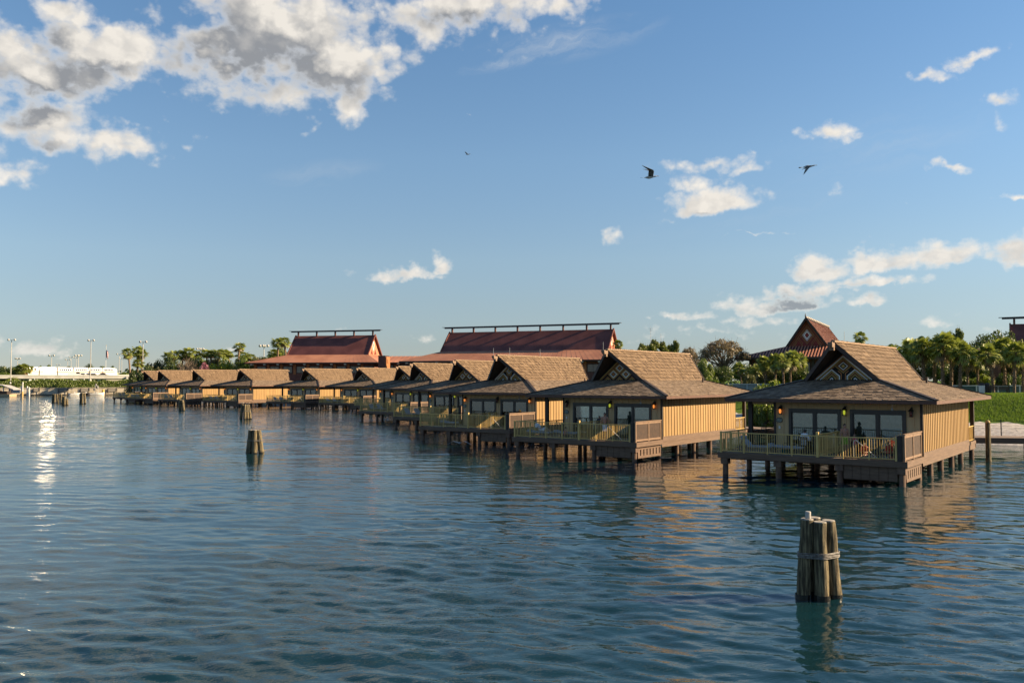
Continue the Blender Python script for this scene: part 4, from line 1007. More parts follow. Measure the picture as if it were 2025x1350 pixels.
def make_broad(h, w, leaf, size=.34, n=4200, clumps=26, crown0=.25, name='broadleaf_tree', shape='round', bare=False, trunk=True):
    root = empty(name); m = MB(); c = MB(); cz = h*(crown0+(1-crown0)/2); ch = h*(1-crown0)/2
    if trunk:
        m.tube([(0,0,-.3),(random.uniform(-.1,.1)*h*.1,0,h*crown0*.7),(random.uniform(-.2,.2),random.uniform(-.2,.2),cz)], [.035*h,.028*h,.012*h], 8)
    for i in range(clumps):
        if shape == 'round':
            p = rv(); L_ = p.length; p = p*(.80/max(.4,L_)) if L_ > .2 else p; P = Vector((p.x*w/2*.78, p.y*w/2*.78, cz+p.z*ch*.80)); r_ = random.uniform(.20,.36)*w*.62
        elif shape == 'cone':
            s = (i+.5)/clumps; a = i*2.4; P = Vector((math.cos(a)*w/2*(1-s)*.7, math.sin(a)*w/2*(1-s)*.7, h*(crown0+(1-crown0)*s*.95))); r_ = w*.26*(1.1-s)+.15
        elif shape == 'flat':
            a = random.uniform(0,6.3); q = math.sqrt(random.random()); P = Vector((math.cos(a)*w/2*q*.9, math.sin(a)*w/2*q*.9, h*(.93-.38*q*q)+random.uniform(-.04,.02)*h)); r_ = w*random.uniform(.07,.13)
        else:  # plume (bamboo)
            a = i*2.4; q = random.uniform(.05,.95); s = random.random(); P = Vector((math.cos(a)*w/2*q*(1-.55*s), math.sin(a)*w/2*q*(1-.55*s), h*(.2+.74*s))); r_ = w*.15*(1.2-.6*s)
        k = int(n/clumps*random.uniform(.6,1.4)); 
        if not bare: leaves(c, P, r_, k, size, {'flat':.42,'plume':1.7}.get(shape,.78), droop=.2)
        if trunk: b0 = Vector((0,0,h*random.uniform(crown0*.6, crown0+.15))); m.tube([b0, b0.lerp(P,.5)+rv(.05*w)+Vector((0,0,.03*h)), P], [.013*h,.008*h,.003*h], 5)
        if bare or shape == 'flat':
            for j in range(14 if bare else 7): q = P+rv(r_*1.3); m.tube([P.lerp(Vector((0,0,h*crown0)),.3*random.random()), P.lerp(q,.6), q], [.05,.03,.012], 3, cap=False)
        if shape == 'plume': m.tube([(P.x*.3,P.y*.3,0),(P.x*.7,P.y*.7,P.z*.8),(P.x*1.2,P.y*1.2,P.z+h*.12)], [.05,.04,.01], 5)
    if trunk: m.build('trunk', bark, root)
    if not bare: c.build('crown', leaf, root)
    return root
used = set()
def plant(proto, p, s=1., rz=None, label=None, cat='tree', group=None, sx=None):
    o = proto if proto.name not in used else copy_tree(proto)
    used.add(proto.name)
    o.location = p; o.rotation_euler = (0,0,random.uniform(0,6.3) if rz is None else rz); o.scale = (sx or s, sx or s, s)
    for k in ('label','category','group'):
        if k in o: del o[k]
    tag(o, label, cat, group); return o
def plant_px(proto, ph, px, pytop, Y, label, cat='tree', group=None, w=None, pw=None, zg=None, rz=None):
    """proto of height ph planted so that its top shows at pytop"""
    p = at(px, pytop, Y); g = ground_z(p.x, p.y) if zg is None else zg
    s = (p.z-g)/ph; sx = None
    if w: sx = (w/F*Y)/pw
    return plant(proto, (p.x, p.y, g), s, rz, label, cat, group, sx)
PA = [make_palm(5.7, 58, 1.75, True, .35, 12), make_palm(5.3, 46, 1.6, True, -.5, 7), make_palm(5.9, 64, 1.85, True, .1, 18)]
PH = {id(PA[0]):7.4, id(PA[1]):7.1, id(PA[2]):7.6}
PW = [make_palm(9.5, 34, 1.25, False, .5, 12, name='tall_palm_tree'), make_palm(9.5, 38, 1.3, False, -.3, 4, name='tall_palm_tree')]
PH[id(PW[0])] = 10.5; PH[id(PW[1])] = 10.6
def palm_px(pr, px, py, Y, label, group, zg=None, cw=None):
    p = at(px, py, Y); g = ground_z(p.x, p.y) if zg is None else zg; sc = (p.z-g)/PH[id(pr)]
    o = plant(pr, (p.x, p.y, g), sc, None, label, 'palm tree', group)
    if cw: o.scale = (cw, cw, sc)
    return o
ordn = ['leftmost','second','third','fourth','fifth','sixth','seventh','eighth','ninth','tenth','eleventh','twelfth','thirteenth','fourteenth']
G1 = 'sabal palms behind the lawn on the right'; random.seed(11)
for i, (px, py, Y) in enumerate([(1764,678,112),(1785,665,108),(1806,668,104),(1826,662,100),(1845,660,104),(1862,655,98),(1879,664,101),(1896,668,96),(1912,688,100),(1932,686,104),(1962,672,95),(1985,668,99),(2003,672,92),(2021,665,96)]):
    palm_px(PA[i % 3], px, py, Y, 'fan palm, %s counting from the left in the tall row behind the nearest roof' % ordn[i], G1)
G2 = 'palms before the pagoda hall'
for i, (px, py, Y) in enumerate([(1490,716,120),(1512,702,118),(1532,697,116),(1549,694,112),(1562,692,115),(1581,694,118),(1466,712,119),(1640,720,112)]):
    palm_px(PA[(i+1) % 3], px, py, Y, ['shorter fan palm at the left of the pagoda palms','fan palm in front of the pagoda low roof, left part','fan palm with dense head before the pagoda ribs','tall fan palm in the middle before the pagoda','tall twin fan palm right of the middle one','fan palm nearest the pagoda window','small fan palm beside the grey wall','little fan palm peeping under the pagoda eave'][i], G2)
palm_px(PW[0], 1218, 672, 160, 'dark palm head right behind the ridge of the longest roof', None)
palm_px(PW[1], 1700, 655, 128, 'palm head standing just above the nearest ridge', None)
G3 = 'tall palms over the far trees'
far = [(260,688,300),(272,683,305),(282,690,302),(270,709,296),(334,696,290),(347,691,285),(360,692,288),(374,686,286),(388,693,292),(409,690,290),(418,692,284),(432,689,282),(443,690,288),(455,692,285),(470,677,270),(482,694,282),(500,700,280),(549,667,262),(568,667,258),(545,690,265)]
fl = ['left palm of the four beside the tall lamp','tallest palm of the four beside the lamp mast','right palm of the four beside the lamp mast','short palm of the four beside the lamp mast','palm at the left end of the far grove']+['palm head rising over the far grove, number %s from its left' % w for w in ('two','three','four','five','six','seven','eight','nine','ten')]+['single taller palm left of the red longhouse','palm beside the single taller palm','low palm close to the longhouse eave','left palm of the pair over the longhouse roof end','right palm of the pair over the longhouse roof end','shorter palm under the pair by the longhouse']
for i, (px, py, Y) in enumerate(far): palm_px(PW[i % 2], px, py, Y, fl[i], G3, cw=1.9)
# broadleaf and others
random.seed(5)
BD = make_broad(8, 8, green_d, .42, 5200, 34); BM = make_broad(8, 8, green_m, .42, 5200, 30); BY = make_broad(6, 7, green_y, .34, 4200, 24, .12)
CN = make_broad(7, 5.5, green_d, .34, 4200, 36, .06, 'conical_tree', 'cone'); FL = make_broad(9, 12, brown_l, .30, 5200, 60, .30, 'flat_crowned_tree', 'flat')
BB = make_broad(9, 4.2, bamboo_l, .34, 5200, 46, .1, 'bamboo_clump', 'plume'); BR = make_broad(8, 7, brown_l, .3, 10, 34, .12, 'bare_tree', 'round', bare=True)
OL = make_broad(6, 7, olive_l, .36, 4200, 26, .1); PK = make_broad(5, 4, pink_l, .3, 1800, 20, .2, 'blossom_tree'); SH = make_broad(1.6, 2.6, green_m, .20, 2400, 16, .02, 'shrub'); SY = make_broad(1.6, 2.6, green_y, .20, 2400, 16, .02, 'shrub'); SD = make_broad(1.8, 2.8, green_d, .24, 2400, 16, .02, 'shrub')
def T(pr, ph, pw, px, py, Y, w, label, cat='tree', group=None): return plant_px(pr, ph, px, py, Y, label, cat, group, w, pw)
T(CN,7,5.5, 262,727,262,36,'dark cone shaped tree at the left end of the bungalow roofs')
for i, (px, py, Y, w, pr) in enumerate([(302,712,285,44,OL),(322,709,290,40,BD),(345,706,280,42,BD),(392,706,285,46,BM),(420,706,286,44,OL),(494,716,282,34,BD),(515,703,275,40,OL),(534,700,272,40,BM),(557,688,268,34,BM),(578,700,262,44,BD),(290,722,275,36,BD)]):
    T(pr, {id(OL):6}.get(id(pr),8), {id(OL):7}.get(id(pr),8), px, py-3, Y, w*1.25, ['dusty olive tree right of the lamp mast','dark round tree in the far grove, left part','dark tree touching the bare tree from the left','green tree right of the bare tree','olive tree beside the pink blossom','dark low tree before the longhouse eave','olive crown left of the palm pair','green crown below the palm pair','light green crown behind the palm pair','dark tree against the left slope of the longhouse','dark bushy tree behind the end roofs'][i], 'tree', 'broadleaf trees of the far grove')
T(BR,8,7, 372,700,262,56,'leafless grey tree with fine spreading twigs above the far roofs','tree')
T(PK,5,4, 405,712,264,24,'small tree covered in pink blossom')
T(BY,6,7, 440,704,262,56,'bright yellow green round tree in the far grove')
T(BM,8,8, 478,700,266,36,'light green tree right under the single taller palm')
for i, (px, py, w) in enumerate([(1268,672,22),(1292,664,26),(1311,668,24),(1334,666,22),(1322,676,22),(1280,676,20)]):
    T(BB,9.6,4.6, px, py, 175+i*2, w*1.9, ['low bamboo at the left of the clumps behind the second ridge','tallest bamboo clump behind the second ridge','bamboo clump in the middle behind the second ridge','bamboo clump at the right behind the second ridge','lower bamboo between the middle and right clumps','lower bamboo between the left and tallest clumps'][i], 'bamboo', 'bamboo clumps behind the second bungalow')
T(FL,9,12, 1430,666,150,108,'large brown flat crowned tree left of the pagoda hall'); T(FL,9,12, 1363,683,165,52,'smaller brown flat crowned tree next to the bamboo')
T(BM,8,8, 1393,708,118,44,'broad glossy green tree at the back end of the second roof'); T(BD,8,8, 1425,722,135,60,'dark tree mass under the brown flat crown'); T(BD,8,8, 1470,715,140,60,'dark tree left of the pagoda palms'); T(OL,6,7, 1483,735,110,30,'olive bush like tree beside the blue grey wall')
T(BB,9.6,4.6, 1893,640,122,50,'tall feathery green tree behind the palm row','tree'); T(BB,9.6,4.6, 1870,652,124,40,'second feathery tree left of the tallest one','tree')
T(BD,8,8, 1950,655,135,80,'big dark tree left of the maroon building edge'); T(BD,8,8, 1985,648,138,70,'dark tree against the maroon building edge'); T(BD,8,8, 1925,680,128,50,'dark tree below the feathery tree')
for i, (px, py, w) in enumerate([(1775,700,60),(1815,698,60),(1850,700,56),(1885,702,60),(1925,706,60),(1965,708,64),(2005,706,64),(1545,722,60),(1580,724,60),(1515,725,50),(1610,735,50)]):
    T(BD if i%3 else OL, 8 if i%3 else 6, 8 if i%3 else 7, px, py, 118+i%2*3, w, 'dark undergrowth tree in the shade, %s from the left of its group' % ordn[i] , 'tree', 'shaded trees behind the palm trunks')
for i, (px, py, Y, w, pr) in enumerate([(1523,749,100,52,SY),(1502,757,98,30,SH),(1603,739,108,40,SY),(1628,735,110,34,SY),(1950,738,104,34,SY),(1925,745,106,30,SH),(1412,742,106,30,SH),(1440,755,104,30,SH),(1398,748,112,34,SY),(1985,742,106,30,SD),(2012,740,108,34,SH),(1905,748,105,26,SD)]):
    T(pr,1.6,2.6, px, py, Y, w, ['bright green shrub in front of the pagoda palms','green shrub left of the bright one','yellow green shrub at the pagoda foot','yellow green shrub against the dark gable edge','yellow topped shrub by the white rail','green shrub behind the white rail','shrub behind the back of the second roof','shrub at the grey wall foot','yellow green plant below the glossy tree','dark shrub under the right palms','green shrub at the right edge','dark shrub left of the bins'][i], 'shrub')
# shrubs on the bank seen through the porches
for i, (px, py, w) in enumerate([(1478,786,14),(1500,788,22),(1518,790,22),(1535,790,20),(1560,785,30)]): T(SH if i%2 else SY,1.6,2.6, px, py, 88, w*1.6, 'low bush seen through the porch of the nearest bungalow, %s from the left' % ordn[i], 'shrub')
# dense planting along the shore behind the row
random.seed(21); k_ = 0
for i in range(5, 10):
    (ax, ay), (bx, by) = SHORE[i], SHORE[i+1]; L_ = math.hypot(bx-ax, by-ay); n = int(L_/6.5)
    for j in range(n):
        t = (j+random.random())/n; x = ax+(bx-ax)*t; y = ay+(by-ay)*t; nx, ny = (by-ay)/L_, -(bx-ax)/L_
        if shore_d(x+nx*8, y+ny*8)[0] < 0: nx, ny = -nx, -ny
        o = random.uniform(9, 13); pr = random.choice([SD, SH, SD, SY]); s = random.uniform(1.2, 1.8)
        px_ = x+nx*o; py_ = y+ny*o; plant(pr, (px_, py_, ground_z(px_, py_)), s, None, 'garden shrub on the bank behind the bungalow row, mostly hidden by the roofs', 'shrub', 'shrubs along the bank')

# ---------------------------------------------------------------- boardwalk behind the row, lawn side
def P2(i, u, v): q = loc(i, u, v, 1.2); return (q.x, q.y)
walk = [(90,56.5),(48,59.5),(31,62.5)]+[P2(i, 4.8, 22.5) for i in range(1, 12)]
root = empty('boardwalk', (0,0,0), 0, 'long timber boardwalk on posts running behind the bungalows and out past the right edge', 'boardwalk')
m = MB(); mb_ = MB()
for i in range(len(walk)-1):
    a = Vector((*walk[i], 0)); b = Vector((*walk[i+1], 0)); L_ = (b-a).length; d = (b-a)/L_; nn = Vector((-d.y, d.x, 0))
    n = int(L_/.3) if i < 3 else int(L_/1.5)
    for k in range(n): c = a+d*(L_*(k+.5)/n); m.bar(c-nn*1.3+Vector((0,0,1.185)), c+nn*1.3+Vector((0,0,1.185)), L_/n-.012, .04)
    for s in (-1, 1): mb_.bar(a+nn*1.25*s+Vector((0,0,.98)), b+nn*1.25*s+Vector((0,0,.98)), .1, .34)
m.build('deck_planks', board_m, root); mb_.build('edge_beam', deck_m, root)
for i in range(len(walk)-1):
    a = Vector((*walk[i], 0)); b = Vector((*walk[i+1], 0)); L_ = (b-a).length; d = (b-a)/L_; nn = Vector((-d.y, d.x, 0))
    for k in range(max(1, int(L_/5))):
        c = a+d*(L_*k/max(1, int(L_/5)))
        for s in (-1, 1): m = MB(); q = c+nn*1.42*s; m.tube([q+Vector((0,0,-1.2)), q+Vector((0,0,.95))], .14, 8); m.build('pile', pile_m, root)
pp = onwater(1955, 912); root = empty('mooring_post', (pp.x, pp.y-.0, 0), 0, 'single tall dark post with a small capped top standing beside the boardwalk at the right', 'post')
m = MB(); m.tube([(0,0,-1),(0,0,2.45)], [.17,.15], 12); m.build('post', old_pile, root, smooth=False); m = MB(); m.lathe([(.12,2.45),(.16,2.5),(.10,2.6),(.02,2.64)], (0,0,0), 12); m.build('post_cap', mat('yellow_cap', (.5,.36,.12), (.6,.45,.18)), root)  # yellow sunlight on the post cap is put into its base colour
root = empty('garden_fence', (0,0,0), 0, 'low black wire fence along the foot of the lawn', 'fence')
fa, fb = at(1925, 846, 69.5), at(2200, 848, 69.0); fa.z = ground_z(fa.x, fa.y); fb.z = ground_z(fb.x, fb.y); m = MB(); mp = MB()
fz = max(fa.z, fb.z)
for z in (.1,.3,.5,.7): m.bar((fa.x,fa.y,fz+z), (fb.x,fb.y,fz+z), .016)
m.build('wires', black_m, root)
for i in range(6): q = fa.lerp(fb, i/5); mp = MB(); mp.bar((q.x,q.y,fz-.6), (q.x,q.y,fz+.8), .06); mp.build('fence_post', black_m, root)
def wallpx(x0, x1, ytop, ybot, Y, m_, name, label, cat, capm=None, Y1=None):
    a = at(x0, ytop, Y); b = at(x1, ytop, Y1 or Y); zb_ = at(x0, ybot, Y).z
    L_ = math.hypot(b.x-a.x, b.y-a.y); root = empty(name, (a.x, a.y, 0), math.atan2(b.y-a.y, b.x-a.x), label, cat)
    m = MB(); m.box(0,0,zb_-.8,L_,.2,a.z-.08); m.build('panel', m_, root)
    m = MB(); m.box(-.1,-.08,a.z-.08,L_+.1,.28,a.z+.03); m.build('top_rail', capm or white_m, root)
    for i in range(int(L_/2.4)+1): m = MB(); x = min(L_, i*2.4); m.box(x-.07,-.06,zb_-.8,x+.07,-.002,a.z-.085); m.build('post', capm or white_m, root)
teal = mat('teal_screen', (.06,.11,.11), (.10,.16,.155), 2); bluegrey = mat('blue_grey_wall', (.16,.22,.25), (.24,.30,.33), 2)
wallpx(1888, 2120, 762, 782, 97, teal, 'pool_fence', 'teal mesh fence with a white top rail behind the lawn bench', 'fence')
wallpx(1438, 1600, 759, 775, 106, bluegrey, 'garden_wall', 'low blue grey wall with pale posts behind the second roof, left of the palms', 'wall', mat('pale_blue_trim', (.35,.45,.50)))
# bench and bins on the lawn crest
def bench(p, rz):
    root = empty('park_bench', p, rz, 'brown slatted bench on top of the lawn at the right', 'bench')
    m = MB(); 
    for i in range(4): m.box(-.95,-.28+i*.14,.42,.95,-.17+i*.14,.46)
    m.build('seat', screen_m, root); m = MB()
    for i in range(4): m.box(-.95,.30+i*.02,.52+i*.12,.95,.33+i*.02,.61+i*.12)
    m.build('backrest', screen_m, root)
    for s in (-1,1):
        m = MB(); m.box(s*.9-.05,-.27,-.1,s*.9+.05,-.2,.64); m.box(s*.9-.05,.26,-.1,s*.9+.05,.33,.95); m.box(s*.9-.05,-.3,.64,s*.9+.05,.34,.69); m.build('side_frame', dark_m, root)
q = at(1975, 780, 91.5); bench(Vector((q.x, q.y, ground_z(q.x, q.y)+.02)), R(170)); 
kids_b = None
for k, (px, c, lb) in enumerate(((1942, white_m, 'pale grey litter bin left of the bench'), (1953, black_m, 'black litter bin next to the bench'))):
    q = at(px, 780, 92); root = empty('litter_bin', (q.x, q.y, ground_z(q.x, q.y)), 0, lb, 'bin')
    m = MB(); m.lathe([(.26,-.1),(.30,.1),(.31,.9),(.30,.95)], (0,0,0), 14); m.build('body', c, root); m = MB(); m.lathe([(.32,.95),(.31,1.05),(.16,1.2),(.05,1.22)], (0,0,0), 14); m.build('lid', dark_m, root)
# small posts and planters on the bank seen below the near roof
for k, (px, lb) in enumerate(((1513,'pale blue bollard on the bank seen through the nearest porch'),)):
    q = at(px, 815, 82); root = empty('bollard', (q.x, q.y, ground_z(q.x, q.y)), 0, lb, 'bollard'); m = MB(); m.lathe([(.16,0),(.16,1.1),(.12,1.2),(.02,1.24)], (0,0,0), 14); m.build('post', bluegrey, root)
# roof lightning rods
def rod(px, y0, y1, Y, lb, cross=False):
    a = at(px, y1, Y); b = at(px, y0, Y); root = empty('antenna', (a.x, a.y, a.z-1.0), 0, lb, 'antenna'); h = b.z-a.z+1.0
    m = MB(); m.tube([(0,0,0),(0,0,h)], [.05,.03], 6); m.build('mast', metal_m, root)
    if cross: m = MB(); m.bar((-.5,0,h-.5),(.5,0,h-.5),.05); m.bar((-.35,0,h-.9),(.35,0,h-.9),.05); m.build('crossbars', metal_m, root)
rod(976,688,706,176,'thin roof rod, left one over the third bungalow'); rod(1008,687,706,178,'thin roof rod, second over the third bungalow'); rod(1068,690,706,176,'thin roof rod right of the pair over the third bungalow')
rod(1193,676,700,170,'thin rod just left of the palm behind the second ridge'); rod(1670,655,690,140,'pale rod to the right of the pagoda roof'); rod(1287,645,690,190,'antenna with crossbars rising above the tallest bamboo', True); rod(1307,659,690,195,'thin antenna between the bamboo clumps')

# ---------------------------------------------------------------- far shore on the left
conc = mat('sea_wall_concrete', (.50,.44,.34), (.62,.56,.45), .5, .85); conc2 = mat('bridge_concrete', (.55,.53,.49), (.68,.66,.62), .4, .8)
SA = Vector((xat(240,313), 313, 0)); SB = Vector((xat(0,295), 295, 0)); STH = math.atan2(SA.y-SB.y, SA.x-SB.x)
ED = Vector((math.cos(STH), math.sin(STH), 0)); EN = Vector((-ED.y, ED.x, 0))
def along(px, off=0., z=0.):
    """point on the line parallel to the sea wall, off metres behind it, seen at px"""
    k = (px-CX)/F; P0 = SA+EN*off; t = (k*P0.y-P0.x)/(ED.x-k*ED.y); q = P0+ED*t; return Vector((q.x, q.y, z))
def lineroot(name, label, cat, off=0.): P0 = SA+EN*off; return empty(name, (P0.x, P0.y, 0), STH, label, cat)
root = lineroot('sea_wall', 'long tan concrete sea wall below the clipped hedge at the far left', 'wall')
m = MB()
for i in range(11): x0 = -86+i*10; m.box(x0, 0, -1.4, x0+9.94, 1.4, 2.45)
m.build('wall_panels', conc, root); m = MB(); m.box(-86,-.2,2.452,24,1.6,2.62); m.build('coping', conc, root); m = MB(); m.box(-86,-.3,-.2,24,-.005,.35); m.build('footing', mat('wet_concrete', (.10,.09,.07), (.16,.14,.11)), root)
root = lineroot('hedge', 'long clipped green hedge on top of the sea wall', 'hedge'); m = MB(); random.seed(3)
for i in range(26000):
    x = random.uniform(-66,24); f = random.random(); top = 5.0+.30*math.sin(x*.23)+.2*math.sin(x*.9)
    if f < .6: p = Vector((x, 2.0+random.uniform(0,.5), random.uniform(2.4, top)))
    else: p = Vector((x, random.uniform(2.0, 4.3), top+random.uniform(-.25,.15)))
    nrm = (Vector((0,-1,.4))+rv(1)).normalized(); a = nrm.orthogonal().normalized(); b = nrm.cross(a); q_ = random.uniform(.14,.32); m.face([p-a*q_, p-b*q_*.6, p+a*q_, p+b*q_*.6])
m.build('foliage', green_m, root); m = MB(); m.box(-66,2.4,2.3,24,4.0,4.6); m.build('twig_core', mat('hedge_core', (.012,.02,.008), (.02,.035,.01)), root)
# road bridge
BO = 30; YB = along(130, BO).y
root = lineroot('road_bridge', 'flat pale concrete road bridge behind the hedge, under the white train', 'bridge', BO)
zt_, zm = at(130,742.5,YB).z, at(130,748.3,YB).z
m = MB(); m.box(-70,0,zm,8,.4,zt_); m.box(-70,12,zm,8,12.4,zt_); m.build('parapet', conc2, root)
m = MB(); m.box(-70,-.08,zt_+.002,8,.5,zt_+.2); m.build('parapet_cap', white_m, root)
m = MB(); m.box(-70,.41,zm-.25,8,11.99,zm+.3); m.build('bridge_deck', conc2, root)
for i in range(4): m = MB(); x = -66+i*20; m.box(x,1,2.2,x+1.2,11,zm-.255); m.build('pier', conc2, root)
m = MB(); m.box(4,-1.5,2.2,12,13,zm+.8); m.build('abutment', conc2, root)
for i, px in enumerate((69,88,108,127,146,167)):
    q = along(px, 5.5); zz = at(px, 751.5, q.y).z; root = empty('globe_lamp', (q.x, q.y, 2.35), 0, 'small white globe lamp over the hedge, %s from the left' % ordn[i], 'lamp', 'globe lamps along the hedge')
    m = MB(); m.tube([(0,0,0),(0,0,zz-2.35)], .05, 6); m.build('pole', metal_m, root); m = MB(); m.ell((0,0,zz-2.2), .28); m.build('globe', white_m, root, smooth=True)
# monorail train
TA = Vector((xat(230,400), 400, 0)); TB = Vector((xat(52,362), 362, 0)); TTH = math.atan2(TA.y-TB.y, TA.x-TB.x); TD = Vector((math.cos(TTH), math.sin(TTH), 0))
def tpx(px): k = (px-CX)/F; return (k*TB.y-TB.x)/(TD.x-k*TD.y)
zR = at(140,739.0,381).z
root = empty('monorail_beam', (TB.x,TB.y,0), TTH, 'pale concrete guideway beam carrying the white train', 'guideway'); m = MB(); m.box(-60,-.4,zR-1.3,90,.4,zR-.25); m.build('beam', conc2, root)
for i in range(6): m = MB(); x = -55+i*28; m.box(x,-.4,2.2,x+1,.4,zR-1.302); m.build('column', conc2, root)
root = empty('monorail_train', (TB.x,TB.y,zR), TTH, 'long white monorail train with an orange stripe, passing behind the bridge at the left', 'train')
orange_p = mat('orange_stripe', (.95,.25,.04)); tw = mat('train_white', (.95,.95,.93), rough=.35, spec=.5); tg = mat('train_glass', (.02,.02,.022), rough=.1, spec=.8)
glint = mat('glint_mirror', (.07,.07,.068), rough=.16, metal=1.)
spans = [(30,73),(75.5,109.5),(112,141.5),(144,171.5),(174,199),(201,230)]
for k, (a, b) in enumerate(spans):
    x0, x1 = tpx(a), tpx(b); m = MB(); L_ = x1-x0; nose = 1.6 if k == 5 else .0
    prof = [(-1.25,-.55),(-1.35,.3),(-1.35,1.15),(-1.05,2.5),(-.8,2.75),(.8,2.75),(1.05,2.5),(1.35,1.15),(1.35,.3),(1.25,-.55)]
    sec = [(x0,1.)]+[(x1-nose,1.)]+([(x1-nose*.4,.82),(x1,.5)] if nose else [])
    for (x, s_) in sec:
        for (y, z) in prof: m.v.append((x, y*s_, z if s_ == 1 else (z*(.55+.45*s_))))
    n = len(prof)
    for i in range(len(sec)-1):
        for j in range(n): m.f.append((i*n+j, (i+1)*n+j, (i+1)*n+(j+1)%n, i*n+(j+1)%n)); m.r.append(.5); m.mi.append(0)
    m.f.append(tuple(range(n))); m.r.append(.5); m.mi.append(0); m.f.append(tuple((len(sec)-1)*n+j for j in reversed(range(n)))); m.r.append(.5); m.mi.append(0)
    car = m.build('carriage', tw, root, recalc=True)
    m = MB(); m.box(x0+.1,-1.40,.72,x1-nose-.1,-1.352,1.08); m.build('stripe', orange_p, car)
    if k != 1:
        nw = 6
        for i in range(nw): m = MB(); xa = x0+.5+(L_-nose-1.0)*i/nw; w_ = (L_-nose-1.0)/nw; m.prism([(xa,-1.38,1.35),(xa+w_*.66,-1.38,1.35),(xa+w_*.66,-1.30,2.15),(xa,-1.30,2.15)], (0,.1,0)); m.build('window', tg, car, recalc=True)
    else:
        c_ = Vector((TB.x,TB.y,zR))+TD*((x0+x1)/2)+Vector((TD.y,-TD.x,0))*1.62+Vector((0,0,1.75))   # added metal mirror in place of windows, turned to throw sun at the viewer
        n_ = (sv+(Vector((0,0,CAMZ-3))-c_).normalized()).normalized(); r_ = Vector((0,0,1)).cross(n_).normalized(); u_ = n_.cross(r_)
        MI = Matrix.Translation((TB.x,TB.y,zR)) @ Matrix.Rotation(TTH, 4, 'Z'); MI.invert(); W_ = (x1-x0)/2*.7
        m = MB(); m.prism([MI @ (c_+r_*a_*W_+u_*b_*.7) for a_, b_ in ((-1,-1),(1,-1),(1,1),(-1,1))], MI.to_3x3() @ (n_*-.08)); m.build('window_band', glint, car, recalc=True)
    if k: m = MB(); m.box(x0-.35,-1.0,-.3,x0-.01,1.0,2.4); m.build('gangway_bellows', dark_m, root)
# vehicles on the bridge
def vehicle(px, off, z, L_, h, c, label, van=False, rz=0):
    q_ = along(px, BO+off-YB); root = empty('white_van' if van else 'car', (q_.x,q_.y,z), STH, label, 'van' if van else 'car'); m = MB(); w = .95
    if van: prof = [(-L_/2,.35),(-L_/2,h*.95),(-L_/2+.15,h),(L_*.22,h),(L_*.36,h*.55),(L_/2,h*.48),(L_/2,.35)]
    else: prof = [(-L_/2,.35),(-L_/2,h*.6),(-L_*.36,h*.64),(-L_*.24,h),(L_*.10,h),(L_*.26,h*.64),(L_/2,h*.56),(L_/2,.35)]
    m.prism([(x,-w,zz) for x,zz in prof], (0,2*w,0)); m.build('body', c, root, recalc=True)
    m = MB(); m.prism([(L_*(-.2 if not van else .0),-w-.01,h*.66),(L_*(.2 if not van else .25),-w-.01,h*.66),(L_*(.09 if not van else .2),-w-.01,h*.93),(L_*(-.2 if not van else .0),-w-.01,h*.93)], (0,.02,0)); m.build('side_window', tg, root, recalc=True)
    for s in (-.32,.32):
        m = MB(); m.tube([(s*L_,-w-.02,.33),(s*L_,-w+.2,.33)], .33, 14); m.build('wheel', black_m, root)
        m = MB(); m.tube([(s*L_,w-.2,.33),(s*L_,w+.02,.33)], .33, 14); m.build('wheel', black_m, root)
zr_ = zm+.3
vehicle(151,YB+3,zr_,5.6,2.35,tw,'boxy white van on the bridge below the train', True); vehicle(165,YB+3,zr_,3.8,1.9,tw,'small white car directly behind the boxy van'); vehicle(177,YB+6,zr_,4.2,1.8,mat('car_silver',(.4,.4,.42)),'silver car between the small white car and the right lamp mast'); vehicle(205,YB+3,zr_,4.2,1.95,mat('car_grey',(.22,.22,.23)),'grey car on the right part of the bridge'); vehicle(186,YB+6,zr_,4.2,1.75,mat('car_dark',(.10,.10,.11)),'dark car just right of the lamp mast')
q_ = along(230, 14); root = empty('bus', (q_.x,q_.y,2.4), STH, 'pale bus roof showing over the right end of the hedge', 'bus'); m = MB()
m.prism([(-3.8,-1.2,.4),(-3.8,-1.2,2.6),(-3.2,-1.2,3.05),(3.8,-1.2,3.05),(4,-1.2,.4)],(0,2.4,0)); m.build('body', mat('bus_cream', (.50,.46,.38)), root, recalc=True); m = MB(); m.prism([(-3.5,-1.22,1.7),(-3.4,-1.22,2.55),(3.6,-1.22,2.55),(3.6,-1.22,1.7)],(0,.03,0)); m.build('window_band', tg, root, recalc=True)
# lamp masts
mast_m = mat('mast_grey', (.50,.49,.46), (.62,.60,.57), 2)
def mast(px, py, Y, label, heads=2, grp='tall lamp masts by the parking area', r_=.16, sc=1.):
    p = at(px, py, Y); g = 2.3; H = p.z-g; root = empty('lamp_mast', (p.x, p.y, g), random.uniform(-.3,.3), label, 'street lamp', grp)
    m = MB(); m.tube([(0,0,0),(0,0,H)], [r_*1.2*sc, r_*.7*sc], 8); m.build('pole', mast_m, root)
    m = MB(); m.bar((-.9*sc,0,H),(.9*sc,0,H),.10*sc); 
    if heads == 4: m.bar((0,-.8*sc,H),(0,.8*sc,H),.10*sc)
    m.build('arm', mast_m, root)
    for k in range(heads):
        s = (-1,1,-1,1)[k]; c = (s*1.15*sc,0) if k < 2 else (0, s*.95*sc)
        m = MB(); m.ell((c[0],c[1],H+.05), .42*sc, .34*sc, .40*sc, M=None); m.build('lamp_head', mast_m, root, smooth=True)
